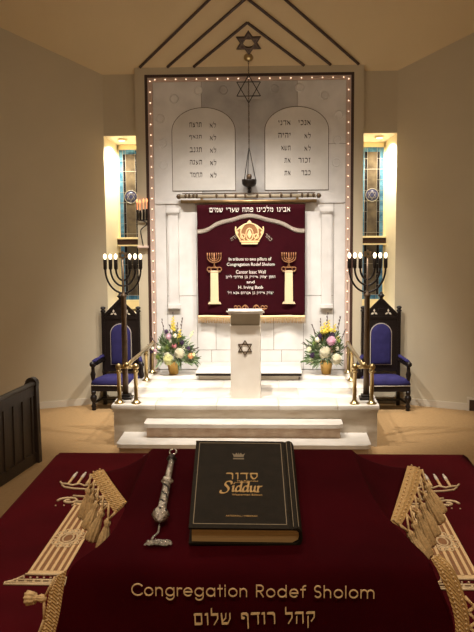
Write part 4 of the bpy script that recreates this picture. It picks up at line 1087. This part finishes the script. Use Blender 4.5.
q = B(); path = catm([(yx, 1.2275, dz(1.2275)+.009), (yx-.0005, 1.219, dz(1.219)+.0045), (yx-.006, 1.210, dz(1.21)+.004), (yx-.0075, 1.203, dz(1.203)+.004)], 6)
for i in range(len(path)-1):
    link(q, path[i], path[i+1]-path[i], i)
q2 = random.Random(3); p = V((yx-.014, 1.195, 0))
for k in range(190):
    t = k/190; ang = t*34
    x = yx+.003+.019*cos(ang)*q2.uniform(.5, 1); y = 1.1965+.0042*sin(ang*1.3)*q2.uniform(.6, 1.2)
    link(q, V((x, y, dz(y)+.0038+.0028*q2.random()*(1-abs(x-yx-.003)/.024))), V((cos(ang*2.1), sin(ang*2.1), 0)), k)
tag(q.build('chain', 'silver', yad), 'fine silver chain gathered in a small heap')

# ------------------------------------------------------------------ LIGHT
def light(kind, name, loc, energy, col, target=None, **k):
    d = bpy.data.lights.new(name, kind); d.energy = energy; d.color = col
    for a, v in k.items(): setattr(d, a, v)
    o = bpy.data.objects.new(name, d); COL.objects.link(o); o.location = loc
    if target is not None: o.rotation_euler = (V(target)-V(loc)).to_track_quat('-Z', 'Y').to_euler()
    return o
WARM = (1, .86, .68)
for s in (-1, 1):
    light('SPOT', 'bima_spot', (s*1.8, 8.5, 6.3), 1150, (1, .95, .88), (s*.15, 10.75, .5), spot_size=radians(51), spot_blend=1.0, shadow_soft_size=.045)
    light('SPOT', 'niche_lamp', (s*1.64, 11.62, 3.36), 130, (1, .90, .72), (s*1.80, 11.68, 1.5), spot_size=radians(140), spot_blend=.8, shadow_soft_size=.03)
light('SPOT', 'bima_spot', (-.25, 8.4, 6.3), 1500, (1, .95, .88), (0, 10.8, .5), spot_size=radians(50), spot_blend=1.0, shadow_soft_size=.04)  # centre spot added so the curtain fringe throws a clearer shadow
for x, y, z, e in ((-2.0, 5.0, 6.3, 48), (2.0, 5.0, 6.3, 48), (0, 2.6, 6.3, 40), (-.8, -1.4, 6.0, 45), (1.2, -1.4, 6.0, 45)):
    light('AREA', 'ambient_fill', (x, y, z), e, WARM, (x, y+.15, 0), shape='DISK', size=.5)  # soft fill added for general room brightness, not known fixtures
wd = bpy.data.worlds.new('world'); SC.world = wd; wd.use_nodes = True
wd.node_tree.nodes['Background'].inputs['Color'].default_value = (.9, .75, .55, 1)
wd.node_tree.nodes['Background'].inputs['Strength'].default_value = .03
SC.view_settings.view_transform = 'Standard'; SC.view_settings.look = 'None'
SC.view_settings.exposure = 0.15; SC.view_settings.gamma = 1; SC.view_settings.use_curve_mapping = False
